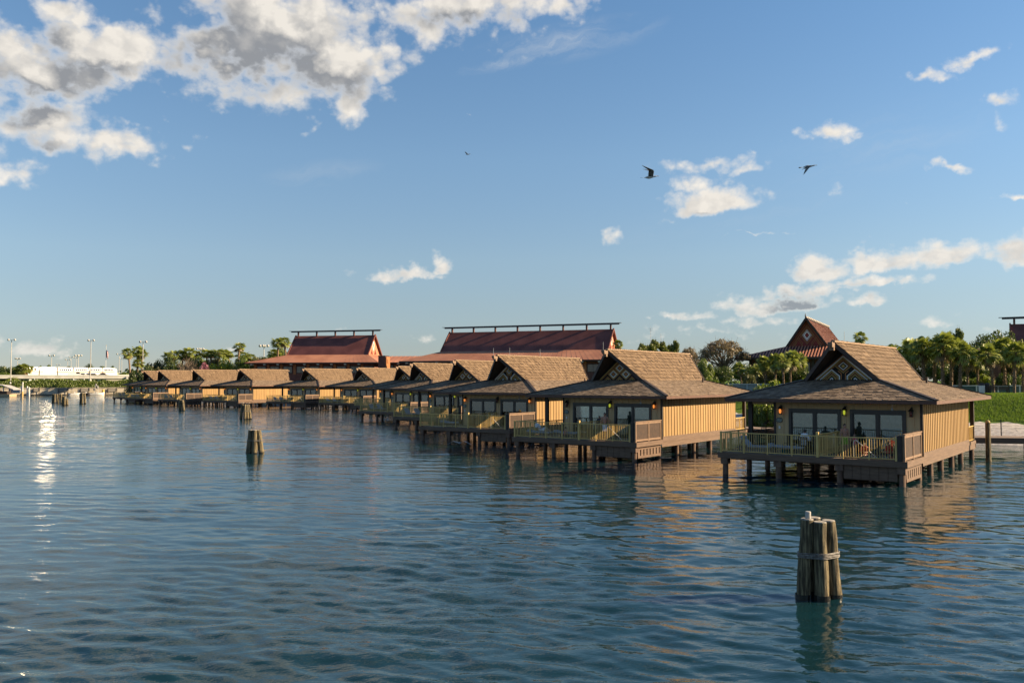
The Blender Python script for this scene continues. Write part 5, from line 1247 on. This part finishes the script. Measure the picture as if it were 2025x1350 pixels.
for (px,py,Y,lb,hd,sc) in [(23,672,318,'tallest white lamp mast near the left edge',2,1.),(180,673,318,'white twin lamp mast standing in front of the train',2,1.),(283,676,298,'white twin lamp mast beside the four palms',2,1.),
  (35,709,430,'small lamp mast above the left trees',4,1.),(102,703,430,'lamp mast over the left half of the train',2,1.2),(115,721,620,'tiny lamp mast low behind the train',2,1.),(134,711,500,'lamp mast, first of the group over the train middle',2,1.),(141,706,520,'lamp mast, second of the group over the train middle',2,1.),(151,707,540,'lamp mast, third of the group over the train middle',2,1.),(155,703,480,'lamp mast, last and broadest of the group over the train',4,1.3),(236,700,450,'lamp mast right of the train end, the taller of two',2,1.),(241,708,480,'lamp mast right of the train end, the lower of two',2,1.),(396,690,400,'pale lamp mast showing over the far palms',4,1.2),(522,684,380,'pale lamp cluster over the trees left of the longhouse',4,1.5)]:
    mast(px,py,Y,lb,hd,sc=sc)
# flag
p = at(210,683,345); root = empty('flagpole', (p.x,p.y,2.3), 0, 'flagpole with a limp striped flag in front of the train', 'flagpole'); H = p.z-2.3
m = MB(); m.tube([(0,0,0),(0,0,H)], [.12,.06], 8); m.build('pole', white_m, root); m = MB(); m.ell((0,0,H), .16); m.build('finial', mat('yellow_cap', (.5,.36,.12)), root)
m = MB(); zf = H-1.4
for i in range(9):
    for j in range(7):
        x0 = .08+j*.11; y_ = lambda a_, z_: .16*math.sin(a_*9+z_*1.3); z0 = zf-i*.33; dz_ = .33; sag = j*.20
        m.cur = (0 if (i < 4 and j < 4) else (1 if (i % 2) else 2)); x1 = x0+.11
        m.face([(x0,y_(x0,z0),z0-sag),(x0,y_(x0,z0-dz_),z0-dz_-sag),(x1,y_(x1,z0-dz_),z0-dz_-sag-.2),(x1,y_(x1,z0),z0-sag-.2)])
m.build('flag', [mat('flag_blue', (.02,.03,.16)), mat('flag_white', (.7,.7,.7)), mat('flag_red', (.45,.03,.04))], root)
# floating dock, gangway, posts
root = empty('floating_dock', (xat(8,278),278,0), 0, 'low tan floating dock at the left edge of the water', 'dock'); m = MB(); m.box(-6,-2,.02,3.0,2,.75); m.build('platform', mat('dock_tan', (.42,.33,.20), (.5,.4,.26)), root); m = MB(); m.box(-5.5,-1.6,.75,-1.5,1.5,2.0); m.box(-.8,-1.0,.75,1.6,1.2,1.7); m.build('dock_boxes', dark_m, root)
root = empty('dock_shelter', (xat(6,282),282,0), 0, 'grey sloping canopy over the dock at the left edge', 'canopy'); m = MB(); m.prism([(-6,-2,4.2),(1,-2,3.6),(4.5,-2,2.3),(4.5,-2,2.1),(1,-2,3.4),(-6,-2,4.0)],(0,4.5,0)); m.build('roof', mat('grey_canopy', (.40,.39,.38), (.5,.49,.48)), root, recalc=True)
for x in (-4,0,4): m = MB(); m.bar((x,-1.8,.6),(x,-1.8,2.3+(.0 if x > 3 else 1.0)),.12); m.build('post', dark_m, root)
root = empty('gangway', (xat(29,290),290,0), 0, 'grey panelled gangway between the dock and the yellow posts', 'gangway'); m = MB(); m.box(-1.9,0,.9,1.9,1.6,1.05); m.build('walkway', metal_m, root); m = MB(); m.box(-1.9,-.05,1.05,1.9,-.002,2.3); m.build('side_panel', mat('grey_panel', (.42,.42,.42), (.52,.52,.52)), root)
for (px, yt, Y, c, c2_, lb) in [(20.5,757,286,dark_m,dark_m,'dark thin post with a white light beside the dock canopy'),(45,757,291,white_m,rail_m,'white post with a yellow foot beyond the gangway'),(42,765,291,white_m,white_m,'short white post touching the yellow footed one'),(54,765,295,white_m,white_m,'left one of two short white posts by the sea wall'),(58,767,295,white_m,white_m,'right one of two short white posts by the sea wall'),(7,762,282,white_m,dark_m,'thin pale post rising over the dock canopy')]:
    p = at(px, yt, Y); root = empty('dock_post', (p.x,p.y,0), 0, lb, 'post'); m = MB(); m.tube([(0,0,-1),(0,0,1.4)], .26, 10); m.build('post_foot', c2_, root); m = MB(); m.tube([(0,0,1.4),(0,0,p.z)], .2, 10); m.build('post_top', c, root); m = MB(); m.ell((0,0,p.z), .26, rz=.3); m.build('lamp', white_m, root, smooth=True)
p = at(204, 770, along(204,-1.5).y); root = empty('yellow_drum', (p.x,p.y,0), 0, 'yellow drum buoy against the sea wall, right of the boats', 'buoy'); m = MB(); m.lathe([(.3,-.3),(.45,0),(.45,1.5),(.35,1.8),(.1,1.9)], (0,0,0), 14); m.build('drum', mat('yellow_plastic', (.70,.42,.08)), root, smooth=True); m = MB(); m.lathe([(.46,.7),(.47,.75),(.47,.95),(.46,1.0)], (0,0,0), 14); m.build('band', white_m, root)
for i, (px, w_) in enumerate(((72,2.2),(125,3.4),(168,3.2),(222,3.4))):
    p = at(px, 771, along(px,-.25).y); root = empty('notice_board', (p.x,p.y,p.z), STH, 'grey board fixed on the sea wall, %s from the left' % ordn[i], 'sign', 'grey boards on the sea wall'); m = MB(); m.prism([(-w_/2,0,-.8),(w_/2,0,-.35),(w_/2,0,.9),(-w_/2,0,.45)],(0,.1,0)); m.build('board', mat('board_grey', (.22,.20,.17), (.3,.28,.24)), root, recalc=True); m = MB(); m.bar((-w_*.4,-.05,-1.2),(-w_*.4,-.05,.5),.12); m.bar((w_*.4,-.05,-1.2),(w_*.4,-.05,.8),.12); m.build('bracket', dark_m, root)
def boat(px, py, L_, label, bimini=True, tower=False, dark=False):
    q = along(px, -3.2); root = empty('motor_boat', (q.x,q.y,0), STH+R(random.uniform(-8,8)), label, 'boat'); m = MB(); N_ = 9; base = 0
    for i in range(N_):
        s = i/(N_-1); x = L_*(s-.5); w = .95*(1-max(0,s-.5)**2*3.6); w = max(w,.03); zt2 = .62+.28*s*s
        for (y,z) in ((-w,zt2),(-w*.8,.05),(0,-.15),(w*.8,.05),(w,zt2),(w*.85,zt2-.05),(0,zt2-.25),(-w*.85,zt2-.05)): m.v.append((x,y,z))
    for i in range(N_-1):
        for j in range(8): m.f.append((i*8+j,(i+1)*8+j,(i+1)*8+(j+1)%8,i*8+(j+1)%8)); m.r.append(.5); m.mi.append(0)
    m.f.append(tuple(range(8))); m.r.append(.5); m.mi.append(0)
    m.build('hull', mat('hull_dark', (.05,.05,.06)) if dark else tw, root, recalc=True)
    m = MB(); m.box(-L_/2-.35,-.2,.1,-L_/2-.01,.2,1.05); m.build('outboard_motor', black_m, root); m = MB(); m.box(-.3,-.4,.45,.2,.4,1.15); m.build('console', white_m, root); m = MB(); m.prism([(.2,-.4,1.15),(.2,.4,1.15),(.0,.4,1.5),(.0,-.4,1.5)],(.03,0,0)); m.build('windscreen', tg, root, recalc=True)
    if bimini:
        m = MB(); 
        for k in range(8): a0 = -1.2+2.4*k/8; a1 = a0+.3; m.prism([(a0,-.9,2.3-.1*a0*a0),(a1,-.9,2.3-.1*a1*a1),(a1,.9,2.3-.1*a1*a1),(a0,.9,2.3-.1*a0*a0)],(0,0,.05))
        m.build('bimini_top', mat('canvas_dark', (.04,.04,.05)), root, recalc=True); m = MB()
        for x in (-1,1):
            for y in (-.85,.85): m.bar((x*.9,y,.7),(x*1.0,y,2.2),.05)
        m.build('bimini_frame', metal_m, root)
    if tower:
        m = MB()
        for x in (-.6,.6):
            for y in (-.7,.7): m.bar((x,y,.7),(x*.6,y*.8,3.2),.08)
        m.box(-.6,-.7,3.2,.6,.7,3.32); m.build('tower_frame', white_m, root); m = MB(); m.ell((-.2,0,3.6),.35); m.ell((.3,.2,2.6),.45,.4,.5); m.ell((-.5,-.3,1.9),.5,.4,.5); m.build('gear_bundle', mat('gear', (.12,.11,.12), (.4,.38,.36), 12), root)
boat(150,781,4.2,'small white boat with a dark sunshade moored at the sea wall'); boat(172,782,3.8,'low dark dinghy between the sunshade boat and the tower boat', False, False, True); boat(192,781,5.0,'cluttered white boat with a tower frame moored at the sea wall', False, True)
# distant and left trees
random.seed(31)
for (pr,ph,pw,px,py,Y,w,lb) in [(BM,8,8,6,735,330,46,'round green tree at the left edge behind the dock'),(BD,8,8,28,722,340,50,'dark tree behind the left lamp mast'),(BY,6,7,26,745,322,34,'yellow green bush at the foot of the left lamp mast'),(BD,8,8,8,722,350,44,'dark tree at the very left edge'),
   (BM,8,8,80,722,470,14,'far small tree above the train, left'),(BM,8,8,96,720,470,20,'far rounded tree above the train, beside a lamp mast'),(BD,8,8,136,722,470,20,'far dark tree above the train middle'),(BD,8,8,177,717,470,24,'far dark tree behind the flag side lamp mast'),(BD,8,8,201,722,470,30,'far low trees over the train right end'),(BD,8,8,223,721,470,14,'far little tree at the train nose'),(BM,8,8,246,735,420,26,'far green tree at the right end of the train')]:
    T(pr,ph,pw,px,py,Y,w,lb)
palm_px(PA[0], 44, 718, 335, 'drooping palm left of the train start', None, cw=2.0)
# far tree line beyond the lagoon and the town side
root = MB(); random.seed(8)
for i in range(9000):
    x = random.uniform(-700,-100); Y_ = 560+random.uniform(0,30); h_ = 8+2.5*math.sin(x*.05)+1.5*math.sin(x*.17); p = Vector((x, Y_, 2+random.random()**.6*h_)); nrm = (Vector((0,-1,.5))+rv(1)).normalized(); a = nrm.orthogonal().normalized(); b = nrm.cross(a); s = random.uniform(.8,1.9); root.face([p-a*s,p-b*s*.7,p+a*s,p+b*s*.7])
o = root.build('far_woodland', green_d); tag(o, 'low strip of dark woodland far beyond the train', 'woodland', kind='stuff')
#SPLIT3

# ---------------------------------------------------------------- deck furniture
lframe_m = mat('lounger_frame', (.20,.15,.11), (.28,.21,.15), 4)
def make_lounger(back):
    root = empty('sun_lounger'); m = MB()
    m.box(-.34,-.95,.26,-.29,.95,.32); m.box(.29,-.95,.26,.34,.95,.32); m.box(-.29,-.95,.265,.29,-.90,.315); m.box(-.29,.90,.265,.29,.95,.315); m.build('frame', lframe_m, root)
    for x in (-.31,.31):
        for y in (-.8,.75): m = MB(); m.box(x-.025,y-.03,0,x+.025,y+.03,.26); m.build('leg', lframe_m, root)
    m = MB(); m.box(-.30,-.92,.325,.30,.25,.41); m.build('seat_cushion', cushion_m, root)
    M_ = Matrix.Translation((0,.26,.33)) @ Matrix.Rotation(R(back), 4, 'X'); m = MB(); m.box(-.30,0,0,.30,.72,.085, M=M_); m.build('back_cushion', cushion_m, root)
    M2 = M_ @ Matrix.Translation((0,.52,.09)); m = MB(); m.box(-.25,0,0,.25,.17,.06, M=M2); m.build('head_pillow', cushion_m, root)
    m = MB(); e = M_ @ Vector((0,.5,0)); m.bar((-.2,e.y,e.z),(-.2,.8,.3),.03); m.bar((.2,e.y,e.z),(.2,.8,.3),.03); m.build('back_strut', lframe_m, root)
    return root
LU = make_lounger(48); LF = make_lounger(4)
def spot(o, i, u, v, rz, label, cat, group=None, z=1.207):
    o = o if o.name not in used else copy_tree(o); used.add(o.name if o.name in used else o.name)
    for k in ('label','category','group'):
        if k in o: del o[k]
    o.location = loc(i, u, v, z); o.rotation_euler = (0,0,yaw(i)+R(rz)); tag(o, label, cat, group); return o
GLN = 'grey cushioned loungers on the decks'
nm = ['nearest','second','third','fourth','fifth','sixth','seventh','eighth','ninth','tenth','eleventh','farthest']
spot(LU,0,1.6,1.0,90,'grey lounger with raised back on the left of the nearest deck','sun lounger',GLN); spot(LF,0,3.2,1.5,90,'flat grey lounger to the right of the raised one on the nearest deck','sun lounger',GLN)
spot(LF,1,1.5,1.1,90,'flat grey lounger with the person in white, second deck','sun lounger',GLN); spot(LF,1,3.4,1.6,90,'second flat lounger of the second deck, nearer its middle','sun lounger',GLN)
spot(LF,2,2.3,1.3,80,'flat grey lounger on the third deck','sun lounger',GLN)
for i in range(3, 12):
    if i == 5: continue
    spot(LU,i,1.4,1.1,80,'raised lounger, left of the pair on the %s deck counted from the right' % nm[i],'sun lounger',GLN); spot(LU,i,2.6,1.4,80,'raised lounger, right of the pair on the %s deck counted from the right' % nm[i],'sun lounger',GLN)
def make_hanging():
    root = empty('hanging_chair'); m = MB(); zt_ = 3.80-1.207
    m.tube([(0,0,1.62),(0,0,zt_)], .018, 6); m.build('hanging_rope', black_m, root)
    m = MB(); n = 20; r_ = .42
    rim = [(r_*math.cos(a), -.22, 1.02+.60*math.sin(a)) for a in [2*math.pi*k/n for k in range(n+1)]]; m.tube(rim, .025, 6)
    for k in range(9):
        a = math.pi*(k+.5)/9; x = r_*math.cos(a); m.tube([(x,-.22,1.02+.6*math.sin(a)),(x*.75,.22,1.02+.45*math.sin(a)),(x*.6,.33,.95),(x*.7,.2,.62),(x,-.22,1.02-.6*math.sin(a))], .011, 5)
    for z in (.72,.95,1.2,1.4): w = .40*math.sqrt(max(.05,1-((z-1.02)/.6)**2)); m.tube([(-w,-.2,z),(-w*.7,.25,z),(0,.34,z),(w*.7,.25,z),(w,-.2,z)], .011, 5)
    m.tube([(0,-.22,1.62),(0,.0,1.60),(0,.3,1.3)], .018, 5)
    m.build('basket', dark_m, root); m = MB(); m.ell((0,.05,.60), .36, .30, .09); m.build('seat_cushion', mat('tan_cushion', (.50,.33,.12), (.58,.40,.16), 6), root, smooth=True)
    return root
HC = make_hanging(); GH = 'hanging basket chairs in the porches'
spot(HC,0,.75,5.2,150,'hanging basket chair, left of the two in the nearest porch','hanging chair',GH); spot(HC,0,1.35,6.4,170,'hanging basket chair, right of the two in the nearest porch','hanging chair',GH)
for i in (1,2,3,4): spot(HC,i,1.30,5.2,160,'hanging basket chair in the porch of the %s bungalow from the right' % ['','second','third','fourth','fifth'][i],'hanging chair',GH)
def make_chair():
    root = empty('deck_chair'); m = MB(); m.box(-.24,-.24,.42,.24,.24,.46); m.build('seat', dark_m, root); m = MB()
    for k in range(5): x = -.20+k*.1; m.box(x-.025,.235,.46,x+.025,.262,.88)
    m.box(-.25,.23,.88,.25,.27,.94); m.build('backrest', dark_m, root)
    for x in (-.22,.22):
        for y in (-.22,.22): m = MB(); m.box(x-.02,y-.02,0,x+.02,y+.02,.42); m.build('leg', dark_m, root)
    return root
def make_table():
    root = empty('deck_table'); m = MB(); m.lathe([(.42,.70),(.44,.71),(.44,.735),(.42,.74)], (0,0,0), 20); m.build('tabletop', dark_m, root); m = MB(); m.lathe([(.05,.06),(.04,.4),(.05,.70)], (0,0,0), 10); m.build('pedestal', dark_m, root); m = MB(); m.lathe([(.26,0),(.26,.03),(.06,.06)], (0,0,0), 16); m.build('base', dark_m, root); return root
CH = make_chair(); TB_ = make_table()
spot(CH,0,4.05,1.9,180,'dark chair under the seated person in the white shirt','chair'); spot(CH,0,3.1,2.9,60,'empty dark chair left of the round table, nearest deck','chair'); spot(TB_,0,4.0,2.75,0,'round dark table in front of the left sliding door, nearest deck','table')
spot(CH,1,4.3,2.9,-20,'dark chair by the open door, second deck','chair'); spot(TB_,1,3.7,2.8,0,'round dark table by the left sliding door, second deck','table')
for i in (2,3,4): spot(TB_,i,4.0,2.8,0,'round dark table on the deck of the %s bungalow from the right' % ['','','third','fourth','fifth'][i],'table'); spot(CH,i,4.7,2.7,90,'dark chair on the deck of the %s bungalow from the right' % ['','','third','fourth','fifth'][i],'chair')
q = loc(0,3.0,1.9); root = empty('beach_bag', q, yaw(0), 'small blue green bag on the nearest deck behind the rail', 'bag'); m = MB(); m.lathe([(.16,0),(.20,.05),(.22,.35),(.20,.38)], (0,0,0), 12); m.build('bag_body', mat('teal_cloth', (.03,.16,.22), (.05,.22,.28), 8), root, smooth=True); m = MB(); m.tube([(-.15,0,.36),(-.08,0,.55),(.08,0,.55),(.15,0,.36)], .015, 6); m.build('handle', black_m, root)
q = loc(1,2.55,.9,1.62); 

# ---------------------------------------------------------------- people
def person(p, rz, h, pose, skin, clothes, label, hair=True, long_hair=False):
    """joints in metres-per-height, x right, y forward, z up; body is one remeshed surface"""
    J = dict(head=(0,.01,.935), neck=(0,0,.85), chest=(0,0,.76), waist=(0,0,.63), pelvis=(0,0,.53), shL=(-.108,0,.815), shR=(.108,0,.815), elL=(-.135,-.01,.635), elR=(.135,-.01,.635), wrL=(-.14,.04,.49), wrR=(.14,.04,.49),
             hpL=(-.052,0,.51), hpR=(.052,0,.51), knL=(-.058,.012,.285), knR=(.058,.012,.285), anL=(-.06,-.01,.045), anR=(.06,-.01,.045))
    J.update(pose); V = {k: Vector(v)*h for k, v in J.items()}
    root = empty('person', p, rz, label, 'person'); m = MB()
    def limb(a, b, ra, rb, n=5):
        a, b = V[a] if isinstance(a, str) else a, V[b] if isinstance(b, str) else b
        m.tube([a.lerp(b, i/n) for i in range(n+1)], [h*(ra+(rb-ra)*i/n) for i in range(n+1)], 12); m.ell(a, ra*h, nu=10, nv=6); m.ell(b, rb*h, nu=10, nv=6)
    ax = (V['shR']-V['shL']).normalized(); up = (V['neck']-V['pelvis']).normalized(); fw = up.cross(ax).normalized()
    Mb = Matrix((ax, fw, up)).transposed()
    m.ell(V['chest'], .098*h, .062*h, .085*h, M=Mb); m.ell(V['chest'].lerp(V['waist'],.5), .088*h, .058*h, .08*h, M=Mb); m.ell(V['waist'], .078*h, .055*h, .075*h, M=Mb); m.ell(V['pelvis'], .088*h, .062*h, .065*h, M=Mb)
    limb('neck','head',.030,.030); limb('neck','shL',.032,.036); limb('neck','shR',.032,.036)
    H_ = V['head']; hd = (V['head']-V['neck']).normalized(); m.ell(H_, .043*h, .054*h, .066*h); m.ell(H_+fw*.018*h-hd*.030*h, .034*h, .036*h, .034*h)
    m.ell(H_+fw*.058*h-hd*.008*h, .008*h, .013*h, .014*h)
    for s in (-1,1): m.ell(H_+ax*s*.044*h-hd*.004*h, .007*h, .012*h, .017*h)
    for s in 'LR':
        limb('sh'+s,'el'+s,.031,.024); limb('el'+s,'wr'+s,.023,.016); limb('hp'+s,'kn'+s,.050,.032); limb('kn'+s,'an'+s,.033,.019)
        w = V['wr'+s]; d = (w-V['el'+s]).normalized(); sx = ax*(1 if s == 'R' else -1); pn = d.cross(fw); pn = pn.normalized() if pn.length > .1 else ax
        m.ell(w+d*.028*h, .024*h, .014*h, .030*h, M=Matrix((d.cross(pn).normalized(), pn, d)).transposed()); side = d.cross(pn).normalized()
        for k, L_ in enumerate((.040,.046,.043,.034)):
            b0 = w+d*.048*h+side*(k-1.5)*.0118*h; b1 = b0+d*L_*.5*h; b2 = b1+(d*.8-pn*.45).normalized()*L_*.5*h; m.tube([b0-d*.01*h,b1,b2],[.0062*h,.0058*h,.0045*h],8)
        t0 = w+d*.015*h-side*.018*h; m.tube([t0, t0+(d*.5-side*.7).normalized()*.022*h, t0+(d*.9-side*.5).normalized()*.044*h],[.008*h,.0075*h,.005*h],8)
        a_ = V['an'+s]; fd = Vector((0,1,0)) if 'foot' not in pose else Vector(pose['foot']); m.tube([a_-fd*.02*h+Vector((0,0,-.02*h)), a_+fd*.05*h+Vector((0,0,-.026*h)), a_+fd*.105*h+Vector((0,0,-.034*h))],[.022*h,.020*h,.012*h],10)
    b = m.build('body', skin, root, smooth=True); md = b.modifiers.new('r','REMESH'); md.mode = 'VOXEL'; md.voxel_size = .0075*h; md.use_smooth_shade = True; sm = b.modifiers.new('s','SMOOTH'); sm.iterations = 3; sm.factor = .5
    for s in (-1,1): e = MB(); e.ell(H_+ax*s*.017*h+fw*.048*h+hd*.006*h, .006*h); e.build('eye', black_m, root)
    e = MB(); e.ell(H_+fw*.050*h-hd*.032*h, .014*h, .006*h, .004*h); e.build('mouth', mat('lip', (.35,.12,.10)), root)
    if hair:
        e = MB(); e.ell(H_+hd*.016*h-fw*.010*h, .047*h, .056*h, .060*h)
        if long_hair: e.ell(H_-hd*.04*h-fw*.035*h, .045*h, .028*h, .075*h)
        c = e.build('hair', hair_m, root, smooth=True)
    def garment(name, parts, mt, vox=.012):
        g = MB()
        for q_ in parts:
            if q_[0] == 'l':
                _, a, bb, ra, rb = q_; a = V[a] if isinstance(a, str) else Vector(a)*h; bb = V[bb] if isinstance(bb, str) else Vector(bb)*h; g.tube([a.lerp(bb, i/5) for i in range(6)], [h*(ra+(rb-ra)*i/5) for i in range(6)], 14)
            else: _, c_, x, y, z = q_; c_ = V[c_] if isinstance(c_, str) else Vector(c_)*h; g.ell(c_, x*h, y*h, z*h, M=Mb)
        o_ = g.build(name, mt, root, smooth=True); md = o_.modifiers.new('r','REMESH'); md.mode = 'VOXEL'; md.voxel_size = vox*h; md.use_smooth_shade = True
    for g_ in clothes: garment(*g_)
    return root
def mid(a, b, t): return tuple(a[i]+(b[i]-a[i])*t for i in range(3))
green_c = mat('green_cloth', (.22,.42,.03), (.28,.50,.05), 10); pink_c = mat('pink_cloth', (.75,.05,.16), (.85,.08,.22), 10); whitec = mat('white_cloth', (.80,.80,.84), (.95,.95,.97), 8); red_c = mat('red_cloth', (.50,.05,.03), (.6,.08,.05), 8); dark_c = mat('dark_cloth', (.03,.03,.04), (.05,.05,.06), 8)
def dpos(px, pyfeet, z=1.207):
    q = onwater(px, pyfeet, z); return q
FC = R(180)      # facing the water (towards -y)
shorts = lambda m_: ('shorts', [('e','pelvis',.094,.070,.060),('l','hpL',(-.058,.008,.345),.060,.062),('l','hpR',(.058,.008,.345),.060,.062)], m_)
person(dpos(1671,899.5), FC+R(8), 1.66, dict(wrR=(.15,.02,.49), knL=(-.07,.03,.285)), skin_m, [shorts(green_c)], 'shirtless boy in green shorts standing on the nearest deck')
person(dpos(1690,899), FC-R(20), 1.14, dict(elR=(.15,.05,.66), wrR=(.17,.14,.60)), skin2_m, [('swimsuit', [('e','chest',.106,.072,.080),('e','waist',.088,.066,.09),('e','pelvis',.098,.074,.062)], pink_c)], 'small girl in a pink swimsuit beside the boy in green shorts', long_hair=True)
sit = dict(pelvis=(0,0,.30), waist=(0,.0,.39), chest=(0,.02,.52), neck=(0,.035,.61), head=(0,.055,.695), shL=(-.108,.03,.575), shR=(.108,.03,.575), elL=(-.14,.05,.41), elR=(.14,.05,.41), wrL=(-.08,.19,.40), wrR=(.08,.19,.40), hpL=(-.05,.02,.285), hpR=(.05,.02,.285), knL=(-.07,.26,.285), knR=(.07,.26,.285), anL=(-.07,.25,.045), anR=(.07,.25,.045))
tshirt = lambda m_: ('shirt', [('e','chest',.112,.078,.092),('e','waist',.092,.070,.085),('e','pelvis',.098,.074,.06),('l','neck','shL',.042,.046),('l','neck','shR',.042,.046),('l','shL','elL',.044,.040),('l','shR','elR',.044,.040)], m_)
pants = lambda m_: ('shorts', [('e','pelvis',.096,.074,.05),('l','hpL','knL',.062,.050),('l','hpR','knR',.062,.050)], m_)
q = loc(0,4.05,1.93); person(q, yaw(0), 1.74, sit, skin_m, [tshirt(whitec), pants(dark_c)], 'person in a white shirt seated with their back to the water, nearest deck')
q = loc(0,7.4,1.15,.98); person(q, yaw(0)+FC, 1.35, sit, skin2_m, [tshirt(red_c)], 'child in red sitting low by the plunge pool, right part of the nearest deck')
q = loc(0,8.3,2.2,.98); person(q, yaw(0)+FC+R(40), 1.35, sit, skin_m, [tshirt(red_c), pants(dark_c)], 'child in red behind the other one, close to the right sliding door', long_hair=True)
person(dpos(1196,868), FC-R(8), 1.78, dict(elL=(-.16,-.01,.64), wrL=(-.15,.06,.50)), skin_m, [('towel', [('e','pelvis',.100,.076,.06),('l',(0,0,.56),(0,.01,.30),.092,.105)], whitec)], 'bare chested man with a white towel round his waist, second deck')
q = loc(1,5.2,3.0); person(q, yaw(1)+FC, 1.52, {}, skin_m, [tshirt(dark_c), shorts(dark_c)], 'dark haired person in dark clothes behind the man in the white towel', long_hair=True)
lie = dict(pelvis=(0,0,.06), waist=(0,-.06,.12), chest=(0,-.14,.22), neck=(0,-.20,.30), head=(0,-.235,.385), shL=(-.108,-.18,.27), shR=(.108,-.18,.27), elL=(-.16,-.12,.14), elR=(.16,-.12,.14), wrL=(-.12,.02,.13), wrR=(.12,.02,.13), hpL=(-.05,.02,.055), hpR=(.05,.02,.055), knL=(-.06,.24,.15), knR=(.06,.25,.06), anL=(-.06,.42,.04), anR=(.06,.48,.04), foot=(0,.3,1))
q = loc(1,1.55,1.1,1.63); person(q, yaw(1)-R(90), 1.68, lie, skin2_m, [tshirt(whitec), ('trousers', [('e','pelvis',.096,.074,.06),('l','hpL','knL',.060,.046),('l','hpR','knR',.060,.046)], whitec)], 'person in white sitting up on the flat lounger of the second deck')
q = loc(1,3.5,1.2,1.0); person(q, yaw(1)-R(60), 1.3, sit, skin2_m, [('sun_top', [('e','chest',.115,.08,.085),('e','waist',.09,.07,.06)], pink_c), pants(dark_c)], 'child in a bright pink top sitting low beside the lounger, second deck')

# tufts of grass on the sunny bank
random.seed(77); m = MB()
for i in range(22000):
    Y_ = random.uniform(71, 95); x = random.uniform(.50*Y_, .64*Y_); d_, k_ = shore_d(x, Y_)
    if d_ < 7.5 or k_ >= 11: continue
    z = ground_z(x, Y_)
    for j in range(2):
        a = random.uniform(0, 6.3); w_ = .035; h_ = random.uniform(.10,.24); l_ = random.uniform(-.1,.1); qx, qy = x+random.uniform(-.1,.1), Y_+random.uniform(-.1,.1)
        m.face([(qx-w_*math.cos(a), qy-w_*math.sin(a), z-.02), (qx+w_*math.cos(a), qy+w_*math.sin(a), z-.02), (qx+l_, qy+l_, z+h_)])
o = m.build('grass', leafmat('grass_blade', (.05,.10,.012), (.20,.30,.04), 1.5)); tag(o, 'short bright green grass tufts on the sunny bank at the right', 'grass', kind='stuff')
